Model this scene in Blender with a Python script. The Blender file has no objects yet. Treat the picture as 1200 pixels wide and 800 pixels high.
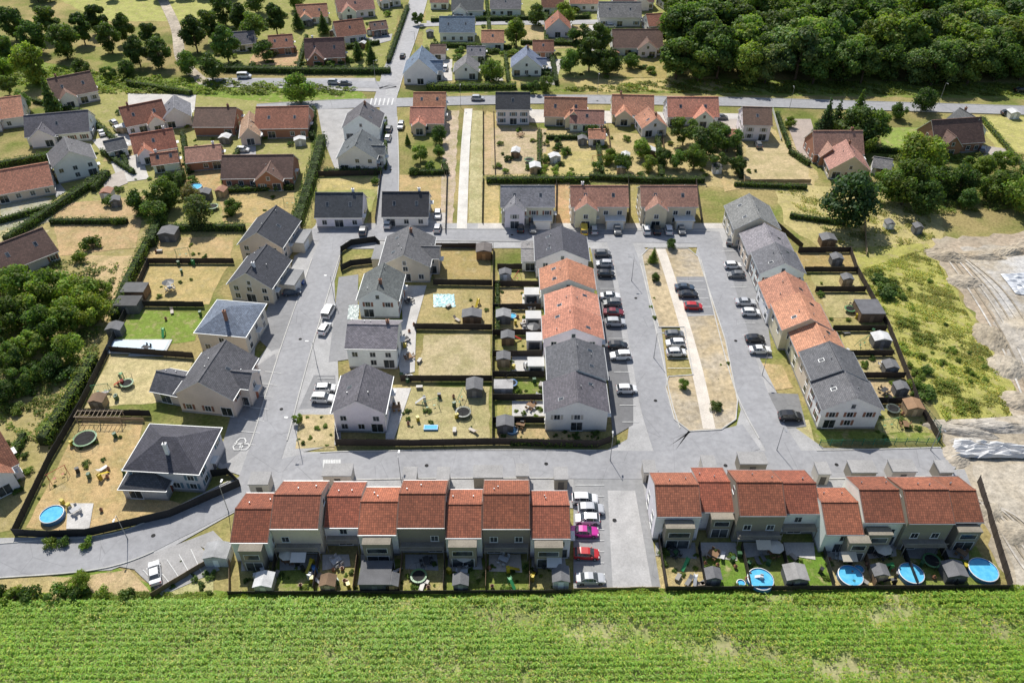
import bpy, bmesh, math, random
import numpy as np
from mathutils import Vector, Matrix
random.seed(7); rng=np.random.default_rng(5)
S=bpy.context.scene
R_=random.random; U=random.uniform
# ---- survey: the site was measured by intersecting sight lines with the ground plane
TH=math.radians(39.5); F=933.0; H=106.0
def P(u,v):
    a=(u-600)/F; b=(v-400)/F
    t=H/(math.sin(TH)+b*math.cos(TH))
    return (a*t, t*(math.cos(TH)-b*math.sin(TH)))
def PX(x,y):
    cy=y*math.cos(TH)+H*math.sin(TH); w=y*math.sin(TH)-H*math.cos(TH)
    return 600+F*x/cy, 400-F*w/cy
def link(o,parent=None,col=None):
    S.collection.objects.link(o)
    if parent: o.parent=parent
    if col: o.color=(*col[:3],1)
    return o
def empty(name,loc=(0,0,0),rz=0):
    e=bpy.data.objects.new(name,None); e.location=loc; e.rotation_euler=(0,0,rz); e.empty_display_size=.5
    return link(e)
# ---------------- materials
def nt(name):
    m=bpy.data.materials.new(name); m.use_nodes=True; n=m.node_tree
    return m,n,n.nodes['Principled BSDF']
def N(n,t,**k):
    x=n.nodes.new(t)
    for a,b in k.items(): setattr(x,a,b)
    return x
def mix(n,fac,a,b,mode='MIX'):
    x=n.nodes.new('ShaderNodeMix'); x.data_type='RGBA'; x.blend_type=mode
    for s,val in ((0,fac),(6,a),(7,b)):
        if isinstance(val,(int,float)): x.inputs[s].default_value=val
        elif isinstance(val,tuple): x.inputs[s].default_value=(*val[:3],1)
        else: n.links.new(val,x.inputs[s])
    return x.outputs[2]
def ramp(n,src,lo,hi,a=0.,b=1.):
    x=N(n,'ShaderNodeMapRange'); x.inputs[1].default_value=lo;x.inputs[2].default_value=hi
    x.inputs[3].default_value=a;x.inputs[4].default_value=b; n.links.new(src,x.inputs[0]); return x.outputs[0]
def nz(n,scale,detail=4,rough=.6,coord=None):
    x=N(n,'ShaderNodeTexNoise'); x.inputs['Scale'].default_value=scale; x.inputs['Detail'].default_value=detail; x.inputs['Roughness'].default_value=rough
    if coord is None: coord=N(n,'ShaderNodeNewGeometry').outputs['Position']
    n.links.new(coord,x.inputs['Vector']); return x.outputs['Fac']
def gray(n,src):
    c=N(n,'ShaderNodeCombineColor')
    for i in range(3): n.links.new(src,c.inputs[i])
    return c.outputs[0]
def bump(n,p,src,strength,dist):
    b=N(n,'ShaderNodeBump'); b.inputs['Strength'].default_value=strength; b.inputs['Distance'].default_value=dist
    n.links.new(src,b.inputs['Height']); n.links.new(b.outputs[0],p.inputs['Normal'])
def objc(n): return N(n,'ShaderNodeObjectInfo').outputs['Color']
def surf(name,col=None,c2=None,big=.08,small=2.5,vb=(.75,1.25),vs=(.8,1.2),rough=.85,bmp=0,metal=0,spec=.3):
    m,n,p=nt(name)
    base=objc(n) if col is None else col
    if c2 is not None: base=mix(n,ramp(n,nz(n,big*1.7,5),.42,.62),base,c2)
    a=gray(n,ramp(n,nz(n,big,5),.3,.7,*vb)); b=gray(n,ramp(n,nz(n,small,6,.7),.3,.7,*vs))
    c=mix(n,1.0,base,a,'MULTIPLY'); c=mix(n,1.0,c,b,'MULTIPLY')
    n.links.new(c,p.inputs['Base Color']); p.inputs['Roughness'].default_value=rough; p.inputs['Metallic'].default_value=metal
    p.inputs['Specular IOR Level'].default_value=spec
    if bmp: bump(n,p,nz(n,small*2,5),.8,bmp)
    return m
GR=surf('dry_ground',(.34,.275,.12),(.16,.19,.045),.035,1.6,(.75,1.25),(.6,1.4),.95,.08,spec=.1)
def lawnmat():
    m,n,p=nt('lawn_grass'); base=objc(n)
    c=mix(n,ramp(n,nz(n,.25,5,.65),.42,.72,0,.6),base,(.16,.185,.042))
    c=mix(n,ramp(n,nz(n,.5,4,.6),.52,.74,0,.8),c,(.48,.38,.22))
    c=mix(n,1.0,c,gray(n,ramp(n,nz(n,1.1,6,.75),.3,.7,.72,1.28)),'MULTIPLY')
    c=mix(n,1.0,c,gray(n,ramp(n,nz(n,6,3,.7),.3,.7,.66,1.34)),'MULTIPLY')
    n.links.new(c,p.inputs['Base Color']); p.inputs['Roughness'].default_value=.95; p.inputs['Specular IOR Level'].default_value=.1
    bump(n,p,nz(n,8,4),.8,.06); return m
LAWN=lawnmat()
def asph():
    m,n,p=nt('asphalt'); c=objc(n)
    c=mix(n,1.0,c,gray(n,ramp(n,nz(n,.07,5),.3,.7,.88,1.12)),'MULTIPLY')
    c=mix(n,1.0,c,gray(n,ramp(n,nz(n,.8,6,.75),.3,.7,.84,1.16)),'MULTIPLY')
    v=N(n,'ShaderNodeTexVoronoi'); v.feature='DISTANCE_TO_EDGE'; v.inputs['Scale'].default_value=.13; n.links.new(N(n,'ShaderNodeNewGeometry').outputs['Position'],v.inputs['Vector'])
    c=mix(n,ramp(n,v.outputs['Distance'],0,.006,.35,0),c,(.08,.08,.08))
    n.links.new(c,p.inputs['Base Color']); p.inputs['Roughness'].default_value=.85; bump(n,p,nz(n,12,3),.5,.01); return m
ASPH=asph()
CONC=surf('concrete_paving',None,None,.3,4,(.85,1.15),(.82,1.18),.85,.01)
DIRT=surf('bare_dirt',None,(.44,.38,.29),.06,.9,(.72,1.2),(.62,1.35),.95,.2)
WHITE=surf('road_paint',(.72,.72,.7),None,1,6,(.8,1.1),(.7,1.1),.7)
PLAS=surf('plaster_wall',None,None,.35,3,(.92,1.07),(.93,1.06),.8,.004)
WOOD=surf('painted_wood',None,None,.6,9,(.8,1.2),(.75,1.25),.75)
PLASTIC=surf('plastic',None,None,.5,3,(.95,1.05),(.95,1.05),.4,spec=.5)
METAL=surf('zinc',(.32,.33,.34),None,.5,3,(.9,1.1),(.9,1.1),.45,metal=.5)
FRAME=surf('window_frame',(.75,.75,.73),None,1,3,(.95,1.05),(.95,1.05),.5)
BARK=surf('bark',(.10,.075,.05),None,1,6,(.8,1.2),(.7,1.3),.95)
RUB=surf('rubber',(.02,.02,.02),None,1,6,(.8,1.2),(.9,1.1),.8)
RIM=surf('wheel_rim',(.4,.4,.41),None,1,6,(.9,1.1),(.9,1.1),.35,metal=.7)
LAMPM=surf('head_lamp',(.75,.75,.72),None,1,6,(.9,1.1),(.9,1.1),.15)
TAIL=surf('tail_lamp',(.45,.02,.02),None,1,6,(.9,1.1),(.9,1.1),.2)
MESHM=surf('fence_mesh',None,None,1,6,(.9,1.1),(.9,1.1),.6)
BARKG=surf('hedge_core',(.03,.045,.015),None,1,6,(.8,1.2),(.7,1.3),.95)
def glass():
    m,n,p=nt('window_glass')
    c=mix(n,ramp(n,nz(n,.5,2),.4,.6),(.02,.026,.033),(.08,.09,.1)); n.links.new(c,p.inputs['Base Color'])
    p.inputs['Roughness'].default_value=.08; p.inputs['Specular IOR Level'].default_value=.8; return m
GLASS=glass()
def paint():
    m,n,p=nt('car_paint'); n.links.new(objc(n),p.inputs['Base Color']); p.inputs['Roughness'].default_value=.3
    p.inputs['Coat Weight'].default_value=.6; p.inputs['Coat Roughness'].default_value=.08; return m
PAINT=paint()
def water():
    m,n,p=nt('pool_water'); c=mix(n,ramp(n,nz(n,1.2,3),.3,.7),(.08,.42,.68),(.16,.58,.8)); n.links.new(c,p.inputs['Base Color'])
    p.inputs['Roughness'].default_value=.07; bump(n,p,nz(n,3,3),.3,.05); return m
WATER=water()
def roofmat(name,kind):
    m,n,p=nt(name); uv=N(n,'ShaderNodeUVMap').outputs[0]
    br=N(n,'ShaderNodeTexBrick'); n.links.new(uv,br.inputs['Vector'])
    br.inputs['Color1'].default_value=(.76,.76,.76,1); br.inputs['Color2'].default_value=(1.24,1.21,1.18,1); br.inputs['Mortar'].default_value=(.42,.4,.39,1)
    br.inputs['Scale'].default_value=1; br.inputs['Mortar Size'].default_value=.024
    br.inputs['Brick Width'].default_value=.34 if kind=='tile' else .5; br.inputs['Row Height'].default_value=.38 if kind=='tile' else .3
    br.offset=0 if kind=='tile' else .5
    c=mix(n,1.0,objc(n),br.outputs['Color'],'MULTIPLY')
    c=mix(n,1.0,c,gray(n,ramp(n,nz(n,.25,5,.7),.3,.7,.8,1.2)),'MULTIPLY')
    c=mix(n,1.0,c,gray(n,ramp(n,nz(n,2.2,5,.7),.3,.7,.8,1.2)),'MULTIPLY')
    n.links.new(c,p.inputs['Base Color']); p.inputs['Roughness'].default_value=.75
    wv=N(n,'ShaderNodeTexWave'); wv.bands_direction='X'; wv.inputs['Scale'].default_value=1/.34*.5 ; n.links.new(uv,wv.inputs['Vector'])
    mp=N(n,'ShaderNodeMath',operation='SUBTRACT'); n.links.new(wv.outputs['Fac'],mp.inputs[0]); n.links.new(br.outputs['Fac'],mp.inputs[1])
    bump(n,p,mp.outputs[0] if kind=='tile' else br.outputs['Fac'],.6,.04)
    return m
TILE=roofmat('clay_roof_tiles','tile'); SLATE=roofmat('slate_roof','slate')
def leafmat(name,rough=.6,tr=.4):
    m,n,p=nt(name); at=N(n,'ShaderNodeAttribute'); at.attribute_name='tone'
    c=mix(n,1.0,objc(n),at.outputs['Color'],'MULTIPLY'); n.links.new(c,p.inputs['Base Color'])
    p.inputs['Roughness'].default_value=rough; p.inputs['Specular IOR Level'].default_value=.25
    t=N(n,'ShaderNodeBsdfTranslucent'); c2=mix(n,1.0,c,(1.25,1.4,.5),'MULTIPLY'); n.links.new(c2,t.inputs[0])
    ms=N(n,'ShaderNodeMixShader'); ms.inputs[0].default_value=tr; n.links.new(p.outputs[0],ms.inputs[1]); n.links.new(t.outputs[0],ms.inputs[2])
    n.links.new(ms.outputs[0],n.nodes['Material Output'].inputs[0]); return m
LEAF=leafmat('leaves')
# ---------------- mesh builder
class MB:
    def __init__(s): s.v=[];s.f=[];s.m=[];s.uv=[]
    def face(s,pts,m=0,uv=None):
        i=len(s.v); s.v+= [tuple(p) for p in pts]; s.f.append(tuple(range(i,i+len(pts)))); s.m.append(m)
        s.uv+= uv if uv else [(p[0],p[1]) for p in pts]
    def box(s,a,b,m=0,mt=None):
        x0,x1=sorted((a[0],b[0]));y0,y1=sorted((a[1],b[1]));z0,z1=sorted((a[2],b[2]))
        c=[(x0,y0,z0),(x1,y0,z0),(x1,y1,z0),(x0,y1,z0),(x0,y0,z1),(x1,y0,z1),(x1,y1,z1),(x0,y1,z1)]
        for k,q in enumerate(((3,2,1,0),(4,5,6,7),(0,1,5,4),(1,2,6,5),(2,3,7,6),(3,0,4,7))):
            s.face([c[j] for j in q],mt if (mt is not None and k==1) else m)
    def cyl(s,a,b,r0,r1,n=8,m=0,cap=True):
        a=Vector(a);b=Vector(b);d=(b-a).normalized(); t=d.orthogonal().normalized(); w=d.cross(t)
        A=[a+(t*math.cos(2*math.pi*i/n)+w*math.sin(2*math.pi*i/n))*r0 for i in range(n)]
        B=[b+(t*math.cos(2*math.pi*i/n)+w*math.sin(2*math.pi*i/n))*r1 for i in range(n)]
        for i in range(n):
            j=(i+1)%n; s.face([A[i],A[j],B[j],B[i]],m)
        if cap: s.face(B,m); s.face(A[::-1],m)
    def obj(s,name,mats,parent=None,col=None,smooth=False,loc=None,rz=0):
        me=bpy.data.meshes.new(name); me.from_pydata(s.v,[],s.f)
        for m in mats: me.materials.append(m)
        me.polygons.foreach_set('material_index',s.m)
        l=me.uv_layers.new(name='UVMap'); l.data.foreach_set('uv',np.array(s.uv,dtype=np.float32).ravel())
        if smooth: me.polygons.foreach_set('use_smooth',[True]*len(s.f))
        me.update(); o=bpy.data.objects.new(name,me)
        if loc: o.location=loc
        o.rotation_euler=(0,0,rz)
        return link(o,parent,col)
def catmull(pts,k=8):
    pts=[Vector(p) for p in pts]; out=[]
    for i in range(len(pts)-1):
        p0=pts[max(i-1,0)];p1=pts[i];p2=pts[i+1];p3=pts[min(i+2,len(pts)-1)]
        for j in range(k):
            t=j/k; out.append(.5*((2*p1)+(p2-p0)*t+(2*p0-5*p1+4*p2-p3)*t*t+(3*p1-p0-3*p2+p3)*t**3))
    out.append(pts[-1]); return out
def inpoly(u,v,q):
    r=False;j=len(q)-1
    for i in range(len(q)):
        if (q[i][1]>v)!=(q[j][1]>v) and u<(q[j][0]-q[i][0])*(v-q[i][1])/(q[j][1]-q[i][1])+q[i][0]: r=not r
        j=i
    return r
# ---------------- ground sheets
zc={'lawn':.012,'pave':.12,'road':.17}
def patch(name,px,mat,col,lvl='lawn',wob=0,z=None):
    pts=[P(*q) for q in px]
    if wob:
        q=[]
        for i in range(len(pts)):
            a=Vector(pts[i]);b=Vector(pts[(i+1)%len(pts)]);n=max(1,int((b-a).length/2.0)); pr=Vector((-(b-a).y,(b-a).x)).normalized()
            for j in range(n): q.append(tuple(a.lerp(b,j/n)+pr*U(-wob,wob)))
        pts=q
    if z is None: z=zc[lvl]; zc[lvl]+=.001
    bm=bmesh.new(); f=bm.faces.new([bm.verts.new((x,y,z)) for x,y in pts]); f.normal_update()
    if f.normal.z<0: f.normal_flip()
    bmesh.ops.triangulate(bm,faces=[f]); me=bpy.data.meshes.new(name); bm.to_mesh(me); bm.free(); me.materials.append(mat)
    return link(bpy.data.objects.new(name,me),None,col)
def ribbon(name,px,w,mat,col,lvl='road',z=None):
    pts=catmull([Vector(P(*p)) for p in px])
    if z is None: z=zc[lvl]; zc[lvl]+=.001
    mb=MB();L=[];Rr=[]
    for i,p in enumerate(pts):
        d=(pts[min(i+1,len(pts)-1)]-pts[max(i-1,0)]).normalized(); nrm=Vector((-d.y,d.x))
        L.append(p+nrm*w/2);Rr.append(p-nrm*w/2)
    for i in range(len(pts)-1): mb.face([(*Rr[i],z),(*Rr[i+1],z),(*L[i+1],z),(*L[i],z)])
    mb.obj(name,[mat],None,col); return L,Rr
def kerb(pts,name='kerb',z0=.1,z1=.28):
    mb=MB()
    for i in range(len(pts)-1):
        a=Vector(pts[i]);b=Vector(pts[i+1]);d=(b-a)
        if d.length<.05: continue
        d.normalize(); n=Vector((-d.y,d.x))*.1
        c=[a-n,b-n,b+n,a+n]
        mb.face([(*q,z1) for q in c]); 
        for j in range(4): mb.face([(*c[j],z0),(*c[(j+1)%4],z0),(*c[(j+1)%4],z1),(*c[j],z1)])
    mb.obj(name,[CONC],None,(.52,.51,.48))
g=bpy.data.meshes.new('ground'); g.from_pydata([(-3000,-1500,0),(3000,-1500,0),(3000,5000,0),(-3000,5000,0)],[],[(0,1,2,3)]); g.materials.append(GR)
link(bpy.data.objects.new('ground',g))
DRY=(.49,.385,.19); TAN=(.54,.43,.25); GRN=(.2,.245,.055); LUSH=(.14,.24,.035); MID=(.37,.325,.125)
Z=[('meadow',[(60,-5),(250,-10),(260,25),(120,25)],(.42,.42,.14)),('meadow',[(-60,-40),(480,-40),(470,-12),(-60,-6)],(.38,.38,.12)),
 ('embankment_grass',[(-60,55),(150,90),(420,104),(430,116),(250,122),(120,112),(-60,90)],(.2,.28,.05)),
 ('verge_grass',[(500,102),(640,106),(790,92),(1260,98),(1260,117),(900,112),(700,108),(500,110)],GRN),
 ('dry_meadow',[(670,94),(840,90),(850,106),(680,108)],(.5,.4,.17)),
 ('rough_grass',[(0,230),(120,205),(200,205),(180,290),(120,390),(20,620),(-60,640),(-60,300)],(.38,.31,.14)),
 ('rough_grass',[(570,130),(630,150),(880,165),(905,150),(960,205),(950,225),(570,205)],DRY),
 ('dry_meadow',[(875,170),(945,165),(950,215),(870,215)],TAN),
 ('dry_meadow',[(905,215),(1100,225),(1110,300),(1000,320),(920,262)],(.5,.42,.19)),
 ('scrub_grass',[(1000,290),(1088,285),(1190,455),(1185,490),(1105,495),(1010,335)],(.4,.38,.11)),
 ('dry_meadow',[(1135,135),(1260,140),(1260,190),(1170,175)],(.48,.44,.16)),
 ('old_gardens',[(60,95),(365,125),(365,265),(150,265),(60,230)],(.34,.32,.12)),
 ('old_gardens',[(250,0),(470,0),(455,80),(240,80)],(.3,.3,.1)),('old_gardens',[(500,0),(800,0),(790,90),(490,95)],(.32,.32,.11))]
for n_,q,c in Z: patch(n_,q,LAWN,c,'lawn',.5)
patch('bare_dirt',[(1092,280),(1300,265),(1300,500),(1185,490),(1190,462),(1150,380),(1100,310)],DIRT,(.42,.34,.25),'lawn',.8)
patch('gravel_yard',[(1125,290),(1260,285),(1260,420),(1195,440),(1150,340)],DIRT,(.45,.41,.35),'lawn',.9)
patch('gravel_yard',[(1130,305),(1200,300),(1260,310),(1260,370),(1185,380)],DIRT,(.5,.485,.46),'lawn',.8)
patch('bare_dirt',[(1100,498),(1300,480),(1300,700),(1185,690),(1130,560)],DIRT,(.42,.36,.27),'lawn',.8)
patch('dirt_track',[(1140,545),(1300,540),(1300,700),(1195,690)],DIRT,(.48,.43,.35),'lawn',.6)
patch('field_verge',[(-80,668),(140,665),(190,695),(300,690),(770,695),(1190,688),(1300,690),(1300,720),(-80,720)],LAWN,(.19,.27,.05),'lawn',.3)
lawns=[([(180,278),(275,278),(268,308),(172,308)],DRY),([(165,312),(268,312),(262,318),(245,357),(155,357)],DRY),([(155,362),(240,368),(228,400),(130,412)],(.2,.29,.05)),([(130,415),(225,424),(205,470),(100,478)],TAN),
 ([(98,490),(168,494),(150,560),(210,590),(215,600),(105,622),(30,618)],DRY),([(215,590),(275,560),(278,572),(220,602)],MID),
 ([(490,292),(575,292),(575,330),(512,332)],MID),([(488,338),(575,341),(575,383),(488,383)],(.45,.37,.16)),([(497,392),(574,392),(574,443),(490,443)],TAN),([(480,453),(574,453),(574,515),(462,517)],DRY),
 ([(345,482),(395,484),(392,528),(348,528)],DRY),([(583,318),(632,320),(632,334),(583,334)],MID),([(583,338),(630,338),(632,361),(583,361)],DRY),([(583,366),(634,366),(636,391),(583,391)],DRY),
 ([(583,395),(636,395),(636,417),(583,417)],MID),([(583,420),(638,420),(638,440),(583,440)],MID),([(583,444),(638,444),(638,468),(583,468)],GRN),([(583,472),(638,472),(638,494),(583,494)],MID),([(583,498),(700,508),(698,518),(583,516)],DRY),
 ([(372,208),(448,206),(430,262),(372,262)],MID),([(372,210),(446,208),(443,222),(372,224)],DRY),([(465,205),(520,206),(518,262),(460,240)],DRY),
 ([(566,135),(578,135),(582,205),(566,205)],TAN),([(568,212),(585,212),(585,262),(566,264)],DRY),([(650,212),(668,212),(668,262),(652,262)],DRY),([(735,215),(750,215),(752,262),(736,262)],MID),
 ([(575,150),(640,152),(640,204),(575,204)],TAN),([(630,180),(720,175),(735,204),(632,206)],DRY),([(520,130),(538,130),(530,275),(515,275)],(.52,.45,.34)),([(553,130),(566,130),(565,275),(548,275)],(.5,.43,.27)),
 ([(932,295),(998,297),(1003,318),(940,318)],MID),([(950,322),(1005,322),(1012,340),(955,340)],DRY),([(962,345),(1018,345),(1030,372),(970,372)],DRY),([(985,390),(1040,390),(1046,416),(990,416)],DRY),([(1000,420),(1048,420),(1056,440),(1004,440)],DRY),([(1005,446),(1060,446),(1072,470),(1020,470)],TAN),([(1025,476),(1078,476),(1092,515),(1030,515)],MID),([(955,505),(1095,508),(1097,517),(958,517)],GRN),
 ([(885,425),(915,428),(930,455),(890,458)],DRY),([(912,492),(948,492),(955,520),(930,522)],TAN),
 ([(255,215),(345,218),(345,262),(262,262)],DRY),([(60,240),(170,230),(160,290),(70,300)],DRY),([(100,300),(160,300),(120,385),(95,350)],TAN),([(840,205),(905,215),(850,225)],DRY),
 ([(0,235),(60,232),(60,260),(0,275)],(.42,.38,.3)),([(0,270),(58,270),(40,290),(0,310)],TAN),([(130,165),(165,160),(160,185),(120,190)],DRY),([(205,185),(260,200),(255,225),(215,215)],DRY),
 ([(1030,150),(1090,150),(1085,175),(1035,175)],(.28,.32,.09)),([(200,655),(245,655),(250,695),(190,698)],DRY),([(98,675),(150,668),(180,698),(95,700)],TAN),([(-80,672),(95,675),(95,704),(-80,706)],DRY),
 ([(800,40),(700,90),(780,92),(790,60)],MID),([(300,60),(350,60),(350,78),(290,76)],DRY),([(600,30),(690,30),(690,55),(620,60)],DRY),([(500,60),(470,75),(500,95),(530,90)],MID)]
for q,c in lawns: patch('lawn',q,LAWN,tuple(k*U(.9,1.1) for k in c),'lawn',.25)
xsA=[280,325,375,420,472,522,570,620,668]
for i in range(8): patch('lawn',[(xsA[i]+1,655),(xsA[i+1]-1,655),(xsA[i+1]-1,692),(xsA[i]-1,694)],LAWN,random.choice([GRN,MID,MID,DRY]),'lawn',.1)
xsB=[765,818,868,915,962,1008,1055,1100,1145]
for i in range(8): patch('lawn',[(xsB[i]+2,642),(xsB[i+1]-1,640),(xsB[i+1]+8+i*2,688),(xsB[i]+6+i*2,690)],LAWN,random.choice([MID,GRN,LUSH,DRY]),'lawn',.1)
AS=(.32,.32,.33); AS2=(.26,.26,.265); AS3=(.38,.375,.38); CO=(.54,.51,.47); PV=(.4,.39,.38); SW=(.4,.395,.39)
def pave(px,c=PV,name='pavement',m=CONC,w=0): return patch(name,px,m,c,'pave',w)
pave([(345,290),(372,262),(860,262),(848,290),(400,292)],SW)
pave([(375,285),(402,292),(392,330),(400,520),(345,532),(290,560),(255,548),(290,440),(318,400),(345,300)],SW)
pave([(690,285),(752,288),(765,300),(785,470),(815,510),(860,510),(868,480),(815,300),(818,285),(850,282),(880,340),(890,420),(930,500),(965,525),(1110,528),(1120,548),(1110,558),(760,562),(300,572),(330,530),(712,527),(735,515),(742,460),(700,320)],SW)
pave([(-80,632),(130,628),(270,575),(300,575),(290,592),(200,642),(130,668),(-80,680)],SW)
pave([(280,568),(1130,550),(1140,575),(1130,590),(280,600)],(.36,.355,.35),'forecourt')
def drive(px,c=AS2): pave(px,c,'driveway',ASPH)
drive([(318,350),(338,330),(372,345),(352,400),(318,412),(300,395)]); drive([(285,440),(322,415),(340,470),(320,500),(262,545),(255,540)])
drive([(397,325),(420,322),(418,420),(385,425)]); drive([(368,440),(393,440),(395,478),(350,480)])
drive([(693,292),(712,292),(742,470),(742,498),(718,512),(712,440)],(.18,.18,.185))
drive([(845,290),(875,292),(895,345),(905,420),(880,420)],AS2); drive([(885,460),(935,462),(945,500),(905,505)],(.2,.2,.2))
patch('planting_bed',[(352,486),(392,486),(392,524),(346,526)],LAWN,TAN,'pave',.1)
pave([(560,262),(850,262),(850,268),(560,268)],CO); pave([(370,262),(520,262),(520,268),(370,268)],PV)
drive([(672,562),(752,558),(774,688),(672,690)],(.29,.29,.29)); pave([(712,575),(744,575),(764,688),(718,690)],(.43,.42,.41),'car_park')
pave([(158,668),(235,640),(258,668),(190,698)],(.36,.35,.34),'car_park'); pave([(140,664),(250,622),(268,640),(252,650),(235,640),(162,668)],(.36,.35,.34))
pave([(372,128),(440,128),(450,140),(448,200),(395,205),(378,160)],PV); pave([(920,140),(950,140),(965,195),(935,180)],(.42,.35,.3),'driveway')
pave([(230,92),(440,92),(445,108),(300,103),(235,102)],PV); pave([(130,190),(165,180),(175,210),(140,215)],CO,'terrace'); pave([(150,110),(230,112),(228,130),(150,128)],CO,'terrace')
pave([(585,128),(880,134),(890,146),(585,144)],CO)
for q in [[(108,165),(145,155),(165,168),(120,180)],[(118,210),(145,200),(150,215),(125,225)],[(66,232),(78,225),(70,215),(62,220)],[(515,70),(530,70),(530,95),(515,95)],[(565,75),(580,72),(590,95),(570,95)],[(636,70),(660,70),(650,100),(640,100)],[(405,50),(460,40),(458,48),(420,58)],[(690,30),(705,30),(710,60),(690,60)],[(750,20),(790,25),(785,40),(755,35)],[(830,140),(865,140),(865,165),(840,160)],[(500,25),(570,25),(570,30),(500,31)],[(600,25),(700,24),(700,29),(600,30)],[(278,172),(300,172),(300,185),(275,185)],[(1145,170),(1180,175),(1180,190),(1150,188)],[(445,135),(455,135),(452,205),(444,205)],[(480,250),(524,250),(522,262),(478,262)]]:
    pave(q,random.choice([CO,PV,(.45,.4,.35)]),'driveway')
for q in [[(455,378),(488,378),(486,436),(470,440)],[(452,455),(482,455),(462,515),(452,515)],[(470,335),(500,335),(488,378),(472,378)],[(268,400),(300,400),(298,420),(262,420)],[(600,412),(638,412),(638,440),(600,440)],[(612,345),(634,345),(634,362),(612,362)],[(80,590),(110,590),(105,620),(78,620)],[(160,405),(190,402),(192,418),(150,418)],[(600,470),(638,470),(638,488),(600,488)],[(612,372),(636,372),(636,391),(612,391)]]:
    pave(q,(.55,.53,.5),'terrace')
for xs,y0,y1 in ((xsA,650,664),(xsB,636,650)):
    for i in range(8):
        c=random.choice([(.5,.48,.45),(.36,.35,.33),(.55,.48,.4)]); a=U(2,12)
        pave([(xs[i]+3,y0),(xs[i+1]-a,y0),(xs[i+1]-a+2,y1+U(-1,8)),(xs[i]+3,y1+U(0,6))],c,'terrace')
isl=[(752,300),(760,292),(806,292),(818,302),(850,400),(864,470),(862,492),(845,504),(808,506),(790,492),(780,455),(783,442),(812,440),(802,384),(772,384),(762,350)]
def road(px,w,c=AS,name='road'): return ribbon(name,px,w,ASPH,c)
r1=road([(-140,668),(0,657),(130,645),(210,612),(285,575),(350,550),(460,545),(600,544),(760,545),(900,545),(1000,544),(1112,541)],6.6)
r2=road([(392,278),(383,300),(368,345),(350,400),(332,460),(318,510),(300,565)],6.4)
r3=road([(330,277),(400,275),(540,276),(700,277),(845,279)],5.6)
r4=road([(724,280),(735,310),(748,370),(760,430),(770,480),(790,540)],6.2)
r5=road([(830,282),(842,325),(858,385),(874,440),(890,480),(925,540)],6.2)
r6=road([(452,274),(456,200),(455,126)],5.5)
r7=road([(300,128),(365,124),(450,121),(640,117),(800,119),(900,121),(1200,130),(1500,140)],7)
r8=road([(450,121),(463,80),(478,40),(492,-5),(503,-50)],7.5,AS3)
r9=road([(235,98),(330,97),(440,100),(455,104)],6)
road([(790,500),(800,515),(840,520),(880,512)],6.5); road([(492,30),(560,28),(640,27),(760,24)],4,AS3)
patch('island_verge',isl,DIRT,(.5,.4,.25),'road',.1,z=.2)
patch('asphalt_bay',[(792,325),(826,325),(838,370),(802,372)],ASPH,AS2,'road',z=.206)
ribbon('dirt_track',[(180,-20),(205,30),(213,70),(240,98)],4,DIRT,(.5,.43,.34),'pave')
ribbon('footpath',[(549,128),(545,180),(541,274)],2.6,CONC,(.66,.63,.57),z=.155)
ribbon('footpath',[(774,292),(785,325),(803,385),(818,440),(831,503)],2.3,CONC,(.66,.6,.52),z=.212)
ribbon('footpath',[(1090,499),(1160,497),(1260,488)],3,DIRT,(.58,.53,.46),'pave')
for i in range(7): ribbon('tyre_track',[(1110+i*3,560+i*4),(1150+i*6,590+i*2),(1195+i*9,660),(1230+i*10,700)],.35,DIRT,(.33,.28,.2) if i%2 else (.58,.54,.48),'pave')
for i in range(6): ribbon('tyre_track',[(1100+i*7,290+i*3),(1135+i*8,340),(1170+i*9,400),(1200+i*9,470)],.4,DIRT,(.32,.27,.2) if i%2 else (.58,.55,.5),'pave')
def clip(pts,f): 
    seg=[];cur=[]
    for p in pts:
        if f(*PX(*p)): cur.append(p)
        else:
            if len(cur)>1: seg.append(cur)
            cur=[]
    if len(cur)>1: seg.append(cur)
    return seg
for L,f in ((r1[0],lambda u,v:(u<275) or (370<u<715) or (955<u)),(r1[1],lambda u,v:u<190 or 300<u<665 or 780<u<1110),(r2[0],lambda u,v:300<v<520),(r2[1],lambda u,v:300<v<525),
          (r3[0],lambda u,v:540<u<835 or 470<u<530),(r3[1],lambda u,v:420<u<700),(r4[0],lambda u,v:305<v<510),(r5[1],lambda u,v:300<v<515),(r7[0],lambda u,v:u>480 or u<425),(r7[1],lambda u,v:u>560),(r8[0],lambda u,v:v<92),(r8[1],lambda u,v:v<112),(r6[0],lambda u,v:135<v<262),(r6[1],lambda u,v:135<v<262)):
    for s in clip(L,f): kerb(s)
kerb([P(*q) for q in isl+[isl[0]]],z1=.32)
kerb([P(578,289),P(488,289)]);
def line(a,b,w=.14,world=False):
    a=Vector(a if world else P(*a)); b=Vector(b if world else P(*b)); d=(b-a).normalized(); n=Vector((-d.y,d.x))*w/2
    MK.face([(*(a-n),.222),(*(b-n),.222),(*(b+n),.222),(*(a+n),.222)])
MK=MB()
for i in range(10): line((674,569+i*13),(708,569+i*13))
for i in range(11):
    y=300+i*19.5; x=712+(y-300)*.165; line((x-15,y),(x+4,y))
for i in range(5): line((779+i*.8,388+i*11),(804+i*3,388+i*11))
for i in range(5): line((796+i*2.5,330+i*10),(824+i*3,330+i*10))
for i in range(9):
    y=295+i*14; line((846+(y-295)*.24,y),(864+(y-295)*.25,y))
for i in range(5): line((188+i*12,690-i*5),(168+i*14,668-i*6))
for i in range(7): line((275+i*6,520-i*14),(300+i*5,522-i*14))
for i in range(4): line((372,444+i*11),(392,444+i*11))
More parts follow.
